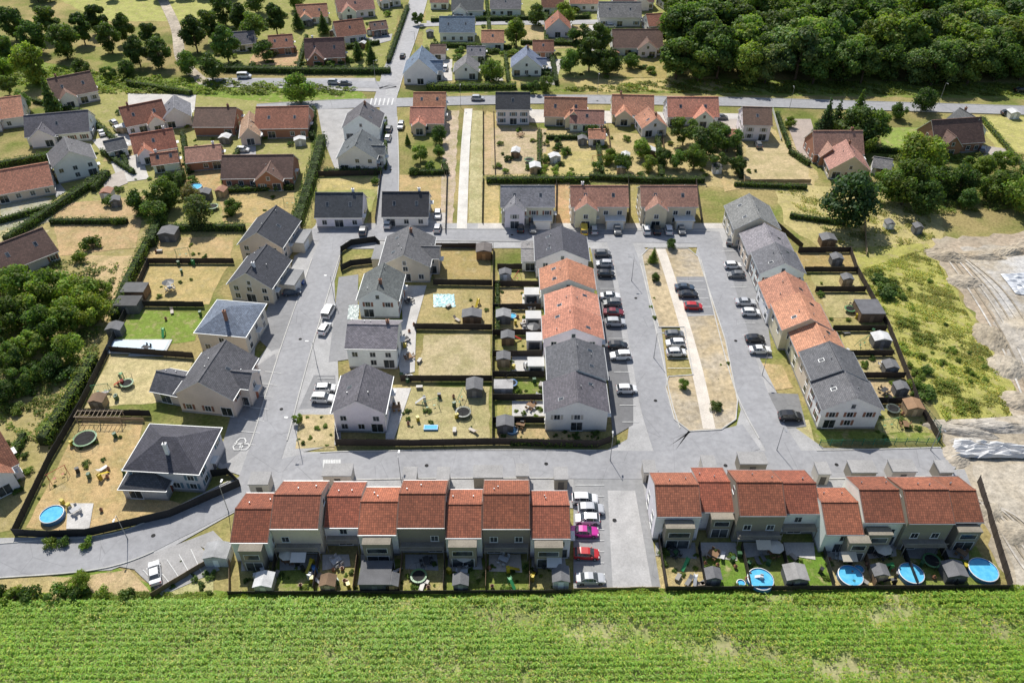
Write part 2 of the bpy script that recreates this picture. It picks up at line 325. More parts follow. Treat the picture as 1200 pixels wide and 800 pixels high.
for i in range(6): line((436+i*5,116),(434+i*5,124),.5)
for i in range(6): line((466,106+i*1.2),(452,106+i*1.2),.3)
for i in range(0,60,2):
    p=P(500+i*12,117.3+max(0,(i-10))*.17); line((p[0],p[1]),(p[0]+2.5,p[1]-.05),.14,True)
for k in range(7): line((380+k*3,539),(380+k*3,551),.4)
MK.obj('road_markings',[WHITE])
hx=MB()
for cx,cy in ((296,452),(290,462),(283,518),(279,524),(287,524)):
    x,y=P(cx,cy)
    for i in range(6):
        a=math.radians(60*i);b=math.radians(60*i+60)
        hx.face([(x+r*math.cos(t),y+r*math.sin(t),.228) for r,t in ((1,a),(1,b),(.75,b),(.75,a))])
hx.obj('pavement_ornament',[WHITE])
mh=MB()
for u,v in ((352,398),(745,350),(862,400),(500,546),(850,546),(180,628),(600,276),(768,470),(640,544),(330,480),(980,545),(458,200),(700,119),(720,610)):
    x,y=P(u,v); mh.face([(x+.35*math.cos(k*.524),y+.35*math.sin(k*.524),.217) for k in range(12)])
mh.obj('manhole_covers',[RUB])
# ---------------- houses
RC={'slate':(.07,.076,.088),'grey':(.24,.24,.25),'mgrey':(.14,.143,.155),'terra':(.36,.125,.07),'terra2':(.31,.1,.055),'orange':(.6,.28,.17),'pink':(.48,.255,.185),'brown':(.2,.12,.09),'blue':(.19,.25,.33),'red':(.4,.16,.1),'tan':(.45,.3,.21)}
WC={'w':(.84,.83,.82),'c':(.72,.63,.48),'b':(.68,.61,.49),'t':(.28,.25,.2),'k':(.4,.2,.13),'g':(.56,.56,.55)}
def winbox(mb,pos,s,z,w,h,door=None):
    mb.box(pos(s-w/2-.09,z-.09,0),pos(s+w/2+.09,z+h+.09,.05),0)
    n=2 if w>.9 else 1
    for i in range(n):
        a=s-w/2+i*w/n+.03; mb.box(pos(a,z,.03),pos(a+w/n-.06,z+h,.062),1 if door is None else door)
    mb.box(pos(s-w/2-.14,z-.14,0),pos(s+w/2+.14,z-.093,.14),0)
def sides(w,d):
    return {'f':(lambda s,z,o:(s,-o,z),w),'b':(lambda s,z,o:(w-s,d+o,z),w),'l':(lambda s,z,o:(-o,d-s,z),d),'r':(lambda s,z,o:(w+o,s,z),d)}
def house(name,pL,pR,depth,eave,rise,axis,wall,roof,ov=.4,noside='',chim=None,garage=None,sky=None,shut=None,world=False,nofront=False,rc=None):
    A=Vector(pL if world else P(*pL));B=Vector(pR if world else P(*pR)); w=(B-A).length; rz=math.atan2(B.y-A.y,B.x-A.x)
    e=empty(name,(A.x,A.y,0),rz); d=depth; bb=U(.82,1.15)
    if rc is None: rc=tuple(k*bb*U(.94,1.06) for k in RC[roof])
    e['rc']=rc; rm=TILE if roof in('terra','terra2','orange','pink','red','tan') else SLATE
    mb=MB()
    if axis=='x': T=lambda s,t,z:(t,s,z); W,L=d,w
    else: T=lambda s,t,z:(s,t,z); W,L=w,d
    ring=[(0,0),(W,0),(W,eave),(W/2,eave+rise),(0,eave)] if axis!='hip' else None
    if ring:
        mb.face([T(s,0,z) for s,z in ring]); mb.face([T(s,L,z) for s,z in ring][::-1])
        mb.face([T(0,0,0),T(0,L,0),T(0,L,eave),T(0,0,eave)]); mb.face([T(W,0,0),T(W,0,eave),T(W,L,eave),T(W,L,0)])
    else: mb.box((0,0,0),(w,d,eave))
    mb.obj('walls',[PLAS],e,tuple(k*U(.94,1.05) for k in WC[wall]))
    pl=MB(); pl.box((-.03,-.03,0),(w+.03,d+.03,.45)); pl.obj('plinth',[CONC],e,(.36,.35,.34))
    mb=MB(); th=.16
    if ring:
        k=rise/(W/2); o=ov; ot=ov*.8 if not 'n' in noside else .0
        for sgn in (0,1):
            f=(lambda s:s) if sgn==0 else (lambda s:W-s)
            s0,s1=-o,W/2; z0,z1=eave-k*o+.05,eave+rise+.05; sl=math.hypot(s1-s0,z1-z0)
            tp=[T(f(s0),-ot,z0+th),T(f(s0),L+ot,z0+th),T(f(s1),L+ot,z1+th),T(f(s1),-ot,z1+th)]
            bt=[T(f(s0),-ot,z0),T(f(s0),L+ot,z0),T(f(s1),L+ot,z1),T(f(s1),-ot,z1)]
            mb.face(tp,0,[(0,0),(L+2*ot,0),(L+2*ot,sl),(0,sl)]); mb.face(bt[::-1],1)
            for a,b in ((0,1),(1,2),(3,0)): mb.face([bt[a],bt[b],tp[b],tp[a]],1)
            g0=T(f(s0-.12),-ot,z0); g1=T(f(s0-.003),L+ot,z0+.12); mb.box(g0,g1,2)
        r0=T(W/2-.15,-ot+.01,eave+rise+th+.03); r1_=T(W/2+.15,L+ot-.01,eave+rise+th+.12); mb.box(r0,r1_,0)
    else:
        o=ov; x0,x1,y0,y1=-o,w+o,-o,d+o; z0=eave+.02; z1=eave+rise
        if w>=d: i=(y1-y0)/2; a=(x0+i,(y0+y1)/2,z1); b=(x1-i+.01,(y0+y1)/2,z1); fs=[([(x0,y0,z0),(x1,y0,z0),b,a],'x'),([(x1,y1,z0),(x0,y1,z0),a,b],'x'),([(x1,y0,z0),(x1,y1,z0),b],'y'),([(x0,y1,z0),(x0,y0,z0),a],'y')]
        else: i=(x1-x0)/2; a=((x0+x1)/2,y0+i,z1); b=((x0+x1)/2,y1-i+.01,z1); fs=[([(x0,y0,z0),(x1,y0,z0),a],'x'),([(x1,y1,z0),(x0,y1,z0),b],'x'),([(x1,y0,z0),(x1,y1,z0),b,a],'y'),([(x0,y1,z0),(x0,y0,z0),a,b],'y')]
        for q,t in fs:
            up=math.hypot(1,rise/max(i,1e-3))
            mb.face(q,0,[((p[0],abs(p[2]-z0)*i/rise*up) if t=='x' else (p[1],abs(p[2]-z0)*i/rise*up)) for p in q])
        mb.face([(x0,y0,z0),(x0,y1,z0),(x1,y1,z0),(x1,y0,z0)],1)
        for (xa,ya,xb,yb) in ((x0-.12,y0-.12,x1+.12,y0-.003),(x0-.12,y1+.003,x1+.12,y1+.12),(x0-.12,y0-.003,x0-.003,y1+.003),(x1+.003,y0-.003,x1+.12,y1+.003)): mb.box((xa,ya,z0-.08),(xb,yb,z0+.06),2)
    mb.obj('roof',[rm,FRAME if wall!='t' else WOOD,METAL],e,rc)
    nsk=random.choice([0,0,1,2]) if sky is None else sky
    if nsk and ring:
        sk=MB(); k=rise/(W/2)
        for i in range(nsk):
            t=L*(.25+.5*i/max(1,nsk-1)) if nsk>1 else L*.5; sgn=random.choice([0,1]) if axis=='y' else 0
            f=(lambda s:s) if sgn==0 else (lambda s:W-s)
            s0,s1=W*.2,W*.2+.95
            for gap,mi,h in ((.0,0,.25),(.08,1,.28)):
                q=[T(f(s0+gap),t-.4+gap,eave+k*(s0+gap)+h),T(f(s0+gap),t+.4-gap,eave+k*(s0+gap)+h),T(f(s1-gap),t+.4-gap,eave+k*(s1-gap)+h),T(f(s1-gap),t-.4+gap,eave+k*(s1-gap)+h)]
                sk.face(q,mi)
        sk.obj('roof_windows',[METAL,GLASS],e)
    if ring:
        vp=MB(); k=rise/(W/2)
        for _ in range(2):
            s=W*U(.6,.8) if axis=='x' else W*U(.2,.8); t=L*U(.15,.85); zz=eave+k*min(s,W-s); p=T(s,t,zz); vp.cyl(p,(p[0],p[1],zz+.55),.08,.08,6); vp.cyl((p[0],p[1],zz+.552),(p[0],p[1],zz+.65),.13,.1,6)
        vp.obj('vent_pipes',[METAL],e)
    if chim or (chim is None and R_()<.45):
        c=MB(); 
        if axis=='x': cx,cy=w*random.choice([.2,.8]),d/2+.5
        else: cx,cy=w/2+.5,d*random.choice([.25,.8])
        zt=eave+rise+.9; c.box((cx-.3,cy-.25,eave*.9),(cx+.3,cy+.25,zt)); c.box((cx-.36,cy-.31,zt+.002),(cx+.36,cy+.31,zt+.12),1); c.cyl((cx,cy,zt+.12),(cx,cy,zt+.45),.11,.09,8,2)
        c.obj('chimney',[PLAS,CONC,RUB],e,(.3,.16,.11) if R_()<.5 else WC['w'])
    wn=MB(); dr=MB(); sh=MB(); shc=random.choice([(.5,.5,.48),(.25,.12,.08),(.12,.2,.25),(.5,.48,.44)]); shut=R_()<.35 if shut is None else shut
    for key,(pos,Ls) in sides(w,d).items():
        if key in noside: continue
        n=max(1,int(Ls/3.0)); dd=random.randrange(n)
        for i in range(n):
            s=Ls*(i+.5)/n+U(-.2,.2)
            if key=='f' and i==dd and not nofront: winbox(wn,pos,s,.28,2.1,2.0)
            elif key=='r' and i==dd:
                dr.box(pos(s-.55,.2,0),pos(s+.55,2.35,.05),1); dr.box(pos(s-.45,.22,.05),pos(s+.45,2.25,.09),0); dr.box(pos(s-.9,2.6,.002),pos(s+.9,2.72,.9),1)
            elif R_()<.78:
                winbox(wn,pos,s,1.0,1.15,1.2)
                if shut:
                    for q in (-1,1): sh.box(pos(s+q*.68,.95,0),pos(s+q*1.15,2.25,.04))
            if eave>4.2 and R_()<.85:
                winbox(wn,pos,s,3.1,1.1,1.1)
                if shut:
                    for q in (-1,1): sh.box(pos(s+q*.66,3.05,0),pos(s+q*1.12,4.2,.04))
        if ring and rise>2 and ((axis=='y' and key in 'fb') or (axis=='x' and key in 'lr')) and R_()<.6: winbox(wn,pos,Ls/2,eave+.25,.8,.95)
    wn.obj('windows',[FRAME,GLASS],e)
    if dr.f: dr.obj('door',[WOOD,FRAME],e,random.choice([(.08,.08,.09),(.3,.1,.06),(.5,.5,.48),(.1,.15,.12)]))
    if sh.f: sh.obj('shutters',[WOOD],e,shc)
    if garage:
        side,gw,gd,gh,gy=garage[:5]; x0=w+.01 if side=='r' else -gw-.01
        gm=MB(); gm.box((x0,gy,0),(x0+gw,gy+gd,gh)); gm.obj('garage_walls',[PLAS],e,WC[wall])
        gr=MB(); gr.box((x0-.1 if side=='l' else x0,gy-.1,gh+.003),(x0+gw+(.1 if side=='r' else 0),gy+gd+.1,gh+.2),1,0); gr.obj('garage_roof',[CONC,METAL],e,(.3,.3,.3))
        gdm=MB(); gx=x0+gw+.003 if side=='r' else x0-.003; sg=1 if side=='r' else -1
        for k in range(4): gdm.box((gx,gy+.4,.2+k*.53),(gx+.05*sg,gy+min(gd-.4,3.2),.2+k*.53+.5))
        gdm.obj('garage_door',[FRAME],e)
    return e,w,d
h=house
def wing(r,eave,rise,axis,wall,roof,where=None):
    e,w,d=r; M=Matrix.Translation(e.location)@Matrix.Rotation(e.rotation_euler.z,4,'Z'); rc=tuple(e['rc'])
    if axis=='x': x0=w*(where if where is not None else random.choice([.08,.5])); ww=w*.38; a,b=(x0,-1.9,0),(x0+ww,-1.9,0); dd=d*.5+1.7; ri=rise*ww/d*1.02; ax,ns='y','b'
    else: x0=w*.55; ww=w*.45+1.8; a,b=(x0,d*.28,0),(x0+ww,d*.28,0); dd=d*.42; ri=rise*dd/w*1.02; ax,ns='x','l'
    A=M@Vector(a);B=M@Vector(b)
    e2,_,_=house('cross_wing',(A.x,A.y),(B.x,B.y),dd,eave-.07,ri,ax,wall,roof,ov=.3,noside=ns,chim=False,sky=0,world=True,rc=rc)
    e2.parent=e; e2.matrix_parent_inverse=M.inverted()
h('detached_house',(285,305),(334,309),12,4.6,3.6,'y','b','slate',garage=('r',3.2,6,2.7,5))
h('detached_house',(273,352),(322,357),11,4.6,3.4,'y','b','slate',garage=('r',3.4,6,2.7,4))
h('detached_house',(238,412),(293,417),10.5,5.2,3.0,'hip','b','blue')
wing(h('detached_house',(214,482),(278,489),11.5,4.8,3.6,'y','b','mgrey',chim=False),4.8,3.6,'y','b','mgrey')
h('detached_house',(183,470),(213,476),6,3.0,2.0,'x','b','mgrey')
h('detached_house',(158,572),(240,577),10,5.0,3.0,'hip','g','slate')
h('conservatory',(148,584),(198,586),4,2.7,1.6,'hip','g','slate',sky=0)
wing(h('detached_house',(448,330),(504,331),12,4.5,3.0,'y','b','mgrey',garage=('l',3,6,2.7,5)),4.5,3.0,'y','b','mgrey')
h('detached_house',(423,372),(468,373),9.5,4.9,2.7,'y','w','mgrey')
h('detached_house',(410,431),(466,432),8.5,5.4,2.3,'x','w','grey')
h('detached_house',(395,506),(453,507),9.5,5.2,2.8,'y','w','mgrey')
for (a,v,b,dp,ev,ri,rf,wl) in ((639,505,710,7.8,4.9,2.5,'mgrey','w'),(642,468,708,9.0,5.3,2.3,'mgrey','w'),(637,419,704,7.1,5.0,2.6,'orange','w'),(640,389,700,6.8,4.6,2.2,'orange','c'),(634,361,695,7.6,5.1,2.6,'orange','w'),(628,326,688,10,4.9,2.8,'slate','w')):
    h('terraced_house',(a,v),(b,v),dp,ev,ri,'y',wl,rf,ov=.35,chim=False,sky=random.choice([1,2]))
h('garage_annex',(612,318),(630,318),8,3.0,.6,'x','w','grey',sky=0,chim=False)
for u,v in ((627,440),(625,410),(624,384),(622,356)):
    x,y=P(u,v); m=MB(); m.box((-1.4,0,0),(1.8,2.6,2.4)); m.box((-1.5,-.1,2.403),(1.85,2.7,2.6),1,0); m.box((-1.0,-.05,.2),(1.3,-.003,2.1),2); m.obj('lean_to',[PLAS,CONC,GLASS],None,(.6,.59,.57),loc=(x,y,0))
for (a,v,b,dp,ev,ri,rf,wl) in ((957,502,1024,7.3,5.0,2.8,'mgrey','w'),(944,470,1004,7.8,5.6,2.5,'mgrey','c'),(931,438,985,7.4,4.7,2.5,'orange','c'),(911,410,966,8.4,5.4,2.8,'orange','c'),(897,381,951,9.1,4.6,2.8,'orange','w'),(886,343,936,8.0,5.4,2.6,'mgrey','w'),(874,318,925,9.0,4.7,2.6,'grey','c'),(857,290,908,11,5.2,3.2,'grey','b')):
    h('terraced_house',(a,v),(b,v),dp,ev,ri,'y',wl,rf,ov=.35,chim=False,sky=random.choice([1,2]))
h('detached_house',(372,267),(425,267),9.5,3.2,4.0,'x','w','slate',sky=2)
h('detached_house',(450,266),(502,266),9.5,3.2,4.0,'x','w','slate',sky=2)
for a,b,rf,wl in ((588,648,'grey','b'),(669,733,'pink','c'),(750,813,'pink','c')):
    e,w,d=h('semi_detached_house',(a,264),(b,264),9,5.6,3.0,'x',wl,rf,sky=2,ov=.45)
    wing((e,w,d),5.4,3.2,'x','w' if rf=='grey' else 'c',rf,.06)
    c=MB(); c.box((w*.62,-2.4,0),(w*.95,-.01,2.6)); c.box((w*.6,-2.5,2.603),(w*.97,-.01,2.8),1)
    for k in range(4): c.box((w*.64,-2.44,.2+k*.55),(w*.93,-2.402,.2+k*.55+.5),1)
    c.obj('garage',[PLAS,FRAME],e,WC[wl])
V=[((398,202),(442,203),10,4.4,3.8,'y','w','mgrey'),((404,165),(446,165),10,4.2,3.8,'y','w','mgrey'),((482,156),(520,156),9,3.2,3,'x','c','orange'),((486,138),(522,138),8,3.5,3,'x','w','orange'),
((263,221),(344,220),10,3.2,4,'x','k','brown'),((302,163),(362,162),12,3.4,4,'x','k','red'),((284,172),(306,170),12,3,2.5,'y','b','tan'),((230,160),(276,160),11,3.2,3.5,'x','k','brown'),
((152,160),(200,150),10,3.2,4,'x','w','red'),((195,152),(226,148),10,3.4,3,'y','w','grey'),((162,192),(210,184),9,3.2,3.6,'x','w','red'),((222,202),(262,198),8,3,2.5,'x','k','pink'),
((35,172),(108,165),11,3.2,4,'x','w','mgrey'),((70,216),(118,205),10,5,3.4,'y','w','mgrey'),((70,128),(118,118),11,3.5,4.5,'x','w','brown'),((0,240),(66,228),10,3,4,'x','c','orange'),((-20,155),(32,148),12,3.4,4,'x','w','orange'),
((8,332),(72,306),10,3,4,'x','g','brown'),((-50,600),(30,560),10,4,4,'x','w','red'),((182,204),(212,200),5,2.8,2,'x','w','orange'),((130,188),(152,183),5,2.8,2,'x','w','grey'),
((582,147),(620,147),8,5.4,3.4,'x','w','slate'),((638,148),(686,149),9,3.4,4,'x','c','orange'),((668,155),(706,156),7,3,2.6,'x','w','pink'),((717,145),(764,146),10,3.2,4,'x','c','orange'),((752,162),(780,160),8,3.2,2.8,'y','w','orange'),((782,148),(840,148),10,3.2,4,'x','w','orange'),
((868,165),(900,166),10,5.2,3.2,'x','w','brown'),((952,192),(1008,192),10,3.2,4.4,'x','k','pink'),((970,210),(1016,212),10,3,4,'y','b','pink'),((1092,182),(1148,178),10,3.4,5,'x','k','brown'),((1120,172),(1150,168),8,4,4,'y','w','mgrey'),
((474,100),(512,100),12,4,5,'y','w','blue'),((533,94),(560,94),8,3,3,'y','w','grey'),((600,90),(634,90),9,3.4,4,'y','w','blue'),((516,50),(556,50),10,4,4,'x','w','blue'),((530,22),(566,22),10,3.4,3.6,'x','w','mgrey'),((575,20),(610,20),10,3.4,3.6,'x','w','grey'),
((360,78),(405,76),10,3,5,'x','k','brown'),((397,54),(430,50),10,3.4,4,'x','w','red'),((398,24),(440,20),10,3.4,4,'x','w','pink'),((702,32),(750,32),11,4,4,'x','w','grey'),((718,66),(775,66),12,3.2,4.4,'x','w','brown'),((668,14),(700,14),10,3.4,4,'x','w','orange'),((718,12),(765,12),10,3.4,4,'x','w','brown'),((270,62),(300,60),8,3,3,'x','w','mgrey'),((780,14),(820,10),10,3.4,4,'x','w','brown'),((640,45),(668,45),9,3.4,4,'y','w','red'),
((565,60),(590,60),8,3.2,3,'x','w','orange'),((548,74),(568,74),6,2.8,2,'x','w','grey'),((625,70),(648,70),7,3,2.6,'x','k','red'),((505,72),(522,72),6,2.8,2,'x','w','brown'),((635,18),(660,18),9,3.2,4,'x','w','red'),((505,12),(525,12),9,3.2,4,'x','w','pink'),((437,44),(455,42),6,2.8,2,'x','k','brown'),((318,66),(345,64),8,3,3,'x','k','red'),((445,10),(470,8),9,3.4,3,'x','w','orange'),((760,40),(790,38),9,3,3,'x','w','red'),((350,30),(385,28),9,3,3.5,'x','w','orange'),((600,-8),(640,-8),9,3,3.5,'x','w','orange'),((680,-10),(730,-10),9,3,3.5,'x','w','red'),((540,-8),(580,-8),9,3,3.5,'x','w','brown'),((430,-8),(470,-8),9,3,3.5,'x','w','red'),((845,172),(862,172),5,2.6,1.5,'x','w','orange'),((1020,205),(1040,208),5,2.6,1.6,'x','w','grey'),((690,172),(708,172),5,2.6,1.6,'x','w','orange')]
for i,t in enumerate(V):
    r=h('detached_house',*t)
    if r[1]>9 and t[2]>=8 and i%2==0 and t[4]>=3: wing(r,*t[3:8])
# ---- southern terraces
def terr(x0,x1,v,off,ev,ri,dp,wall,box=None,roof='terra'):
    A=P(x0,v);B=P(x1,v); A=(A[0],A[1]-off);B=(B[0],B[1]-off)
    e,w,d=house('terraced_house',A,B,dp,ev,ri,'x',wall,roof,ov=.3,noside='n',chim=False,sky=0,shut=False,world=True)
    bar=MB()
    for sx in (.02,w-.14):
        k=ri/(d/2)
        for f in (lambda s:s,lambda s:d-s):
            q=[(sx,f(-.32),ev-k*.32+.24),(sx+.12,f(-.32),ev-k*.32+.24),(sx+.12,f(d/2),ev+ri+.24),(sx,f(d/2),ev+ri+.24)]; bar.face(q)
    bar.obj('verge_caps',[CONC],e,(.22,.13,.1))
    if box:
        bx,bw,bp,bh=box; m=MB(); x=bx*w
        m.box((x,-bp,0),(x+bw,-.01,bh)); m.box((x-.08,-bp-.08,bh+.003),(x+bw+.08,-.34,bh+.28),1); m.box((x+.2,-bp+.2,bh+.283),(x+bw-.2,-.4,bh+.30),1)
        m.box((x+.35,-bp-.04,.25),(x+bw-.35,-bp-.003,2.3),2); m.box((x+.45,-bp-.06,.3),(x+bw/2-.04,-bp-.042,2.25),3); m.box((x+bw/2+.04,-bp-.06,.3),(x+bw-.45,-bp-.042,2.25),3)
        m.box((x+.5,-bp-.04,3.0),(x+bw-.5,-bp-.003,4.2),2); m.box((x+.58,-bp-.06,3.08),(x+bw-.58,-bp-.042,4.12),3)
        m.obj('bay',[PLAS,CONC,FRAME,GLASS],e,WC['t'])
    else:
        m=MB(); m.box((.25,-1.5,2.5),(w-.25,-.01,2.6)); 
        for k in range(int((w-.6)/.18)): m.box((.3+k*.18,-1.48,2.603),(.34+k*.18,-1.44,3.4))
        m.box((.28,-1.5,3.403),(w-.28,-1.42,3.46)); 
        for a in (.3,w-.4): m.box((a,-1.45,0),(a+.1,-1.35,2.497))
        m.obj('balcony',[WOOD],e,(.3,.27,.23))
    if R_()<.4:
        aw=MB(); ax=w*.4; aw.face([(ax,-1.75,2.75),(ax+2.3,-1.75,2.75),(ax+2.3,-3.3,2.3),(ax,-3.3,2.3)]); aw.obj('awning',[PLASTIC],e,random.choice([(.55,.5,.4),(.12,.12,.13),(.6,.58,.55)]))
    return e
rowA=[(281,325,1.3,'w',(.28,3.4,1.7,5.0),5.3,2.0),(325,381,-.3,'c',None,6.6,2.3),(382,424,-1.8,'w',None,4.9,1.9),(424,469,0,'w',(.15,4.2,1.8,5.0),5.5,2.1),(469,524,-.5,'t',None,6.6,2.3),(524,566,.5,'w',(.1,4.2,1.8,5.0),5.4,2.1),(566,621,-.3,'t',None,6.6,2.3),(621,667,.6,'w',(.1,4.2,1.8,5.0),5.4,2.1)]
for i,(a,b,o,wl,bx,ev,ri) in enumerate(rowA): terr(a+.3,b-.3,650,o,ev,ri,8.8+U(-.2,.3),wl,bx,'terra' if i%2 else 'terra2')
rowB=[(764,816,634,-.3,'w',(.2,4.4,1.8,5.1),6.2,2.2),(817,857,630,-1.6,'w',(.3,3.4,1.6,4.6),4.8,1.8),(857,911,634,0,'t',None,6.8,2.4),(911,955,632,-1.2,'w',None,5.3,2.0),(956,1000,641,1.0,'w',(.55,3.2,1.7,4.6),4.9,2.0),(1000,1047,640,-.2,'w',(.1,3.6,1.7,4.8),6.1,2.2),(1047,1100,641,.4,'t',None,6.9,2.4),(1101,1141,640,-.9,'w',(.2,3.6,1.7,4.6),5.3,2.0)]
for i,(a,b,v,o,wl,bx,ev,ri) in enumerate(rowB): terr(a+.3,b-.3,v,o,ev,ri,8.6+U(-.2,.3),wl,bx,'terra' if i%2==0 else 'terra2')
def kit(u,v,w,d,hh,c,rc,name='bin_store'):
    x,y=P(u,v); e=empty(name,(x,y,0)); m=MB(); m.box((-w/2,0,0),(w/2,d,hh)); m.obj('walls',[PLAS],e,c)
    m=MB(); m.box((-w/2-.12,-.12,hh+.003),(w/2+.12,d+.12,hh+.22),1,0); m.obj('flat_roof',[CONC,METAL],e,rc)
    m=MB(); m.box((-.5,-.05,.1),(.5,-.002,2.05)); m.obj('door',[WOOD],e,(.1,.09,.08))
for u,v,w in ((306,580,3.2),(397,570,4.8),(481,574,2.2),(520,574,2),(572,572,4.8),(612,570,2),(657,574,2.2),(829,560,2.2),(880,556,4.6),(760,566,2),(1008,566,4.2),(962,568,2),(1055,565,4),(1103,566,2.2)):
    kit(u,v,w,2.6,2.7,(.5,.46,.4) if R_()<.6 else WC['t'],(.36,.35,.34),'entrance_porch')
def shed(u,v,w=2.4,d=2,hh=1.9,c=(.12,.12,.125),r=(.14,.14,.15),rz=0,flat=False):
    x,y=P(u,v); e=empty('garden_shed',(x,y,0.02),rz); m=MB()
    m.box((-w/2,0,0),(w/2,d,hh)); 
    for k in range(int(w/.3)): m.box((-w/2+.02+k*.3,-.02,.05),(-w/2+.27+k*.3,-.002,hh-.02))
    m.obj('walls',[WOOD],e,c); m=MB()
    if flat: m.box((-w/2-.1,-.15,hh+.003),(w/2+.1,d+.1,hh+.12))
    else:
        for s in (-1,1):
            q=[(s*(w/2+.15),-.15,hh-.02),(s*(w/2+.15),d+.15,hh-.02),(0,d+.15,hh+.55),(0,-.15,hh+.55)]
            m.face(q if s<0 else q[::-1]); m.face([(a,b,c_-.05) for a,b,c_ in q])
        m.face([(-w/2,-.005,hh),(w/2,-.005,hh),(0,-.005,hh+.48)]); m.face([(-w/2,d+.005,hh),(w/2,d+.005,hh),(0,d+.005,hh+.48)])
    m.obj('shed_roof',[WOOD],e,r); m=MB(); m.box((-.4,-.06,.05),(.4,-.022,1.75)); m.obj('door',[WOOD],e,tuple(k*1.6 for k in c))
GY=(.16,.16,.165);BW=(.2,.13,.08);TN=(.4,.3,.19);WH=(.6,.6,.59)
for t in [(197,284,4,3.5,2.3,GY,GY),(158,352,5,3.5,2.3,BW,(.12,.12,.12),0,True),(150,368,5,3.5,2.3,GY,(.08,.08,.08),0,True),(567,305,3.5,3.5,2.4,(.36,.2,.09),(.16,.14,.13)),(553,380,4,2.6,2,BW,GY),(556,466,3,3,2.2,GY,GY),(590,380,3,2.5,2,GY,(.3,.3,.3)),(595,405,2.6,2.2,2,BW,GY),(590,464,3.5,2.4,2,(.3,.3,.31),(.4,.39,.38),0,True),(592,508,3,2.4,2,GY,GY),(592,330,2.6,2,2,WH,GY),(970,290,3.5,2.8,2.1,BW,GY),(1020,378,5,5,2.4,(.2,.14,.1),(.14,.14,.15),0,True),(1032,408,3.4,2.5,2.1,GY,WH),(1070,488,3,2.6,2,TN,(.3,.18,.1)),(1043,440,2.6,2.2,2,GY,GY),
 (440,694,4.6,4,2.2,(.1,.1,.105),(.12,.12,.125),0,True),(310,696,2.6,2.4,2,(.5,.45,.36),WH),(657,690,2.4,2.6,2,WH,GY),(932,688,3.2,2.6,2,GY,(.3,.29,.28)),(1118,684,3,2.6,2,(.12,.12,.12),GY),(255,664,3.6,2.8,2.3,WH,(.36,.36,.36)),(460,694,1.8,2,1.8,BW,GY),(840,204,2.5,2,2,WH,GY),(1042,270,2,2,1.8,WH,GY),(240,235,3,2.5,2,GY,GY),(1188,140,3,3,2,WH,WH),(1075,275,2,2,2,GY,GY),(590,430,2.6,2.2,2,TN,GY),(980,312,2.6,2.2,2,GY,GY),(992,336,2.4,2,2,TN,GY),(1055,465,2.4,2,2,GY,GY),(115,480,2.6,2.2,2,TN,BW),(135,395,3,2.4,2,GY,GY),(540,693,2.2,1.8,1.8,GY,GY),(385,694,2.2,1.8,1.8,TN,BW),(1030,682,2.2,1.8,1.8,TN,GY),(835,686,2.2,1.8,1.8,GY,GY)]: shed(*t)
for i in range(38):
    u,v=random.choice([(U(500,780),U(5,88)),(U(70,360),U(135,250)),(U(590,860),U(160,205)),(U(270,450),U(10,75))]); shed(u,v,U(2,3.4),U(2,3),2,random.choice([GY,BW,WH,TN]),random.choice([GY,WH,(.35,.18,.12)]),U(-.3,.3))
def fence(px,hh=1.8,c=(.045,.04,.038),name='panel_fence'):
    mb=MB(); pts=[Vector(P(*p)) for p in px]
    for i in range(len(pts)-1):
        a,b=pts[i],pts[i+1]; L=(b-a).length; n=max(1,int(round(L/2.0))); d=(b-a).normalized(); nr=Vector((-d.y,d.x))
        def bx(p,q,t,z0,z1,m):
            c4=[p-nr*t,q-nr*t,q+nr*t,p+nr*t]; mb.face([(*k,z1) for k in c4],m)
            for k in range(4): mb.face([(*c4[k],z0),(*c4[(k+1)%4],z0),(*c4[(k+1)%4],z1),(*c4[k],z1)],m)
        for j in range(n):
            p=a.lerp(b,j/n)+d*.05;q=a.lerp(b,(j+1)/n)-d*.05; h2=hh+U(-.05,.05)
            if name=='wire_fence':
                for zz in (.1,.5,.95,1.4): bx(p,q,.015,zz,zz+.05,0)
                m_=int((q-p).length/.25)
                for k in range(m_): w_=p.lerp(q,k/m_); bx(w_,w_+d*.03,.012,.1,hh,0)
            else: bx(p,q,.025,.08,h2,0)
            bx(p-d*.1,p-d*.002,.05,0,hh+.08,1)
    mb.obj(name,[MESHM if name=='wire_fence' else WOOD,WOOD],None,c)
DK=(.055,.045,.04); BK=(.03,.03,.032); GN=(.03,.16,.1)
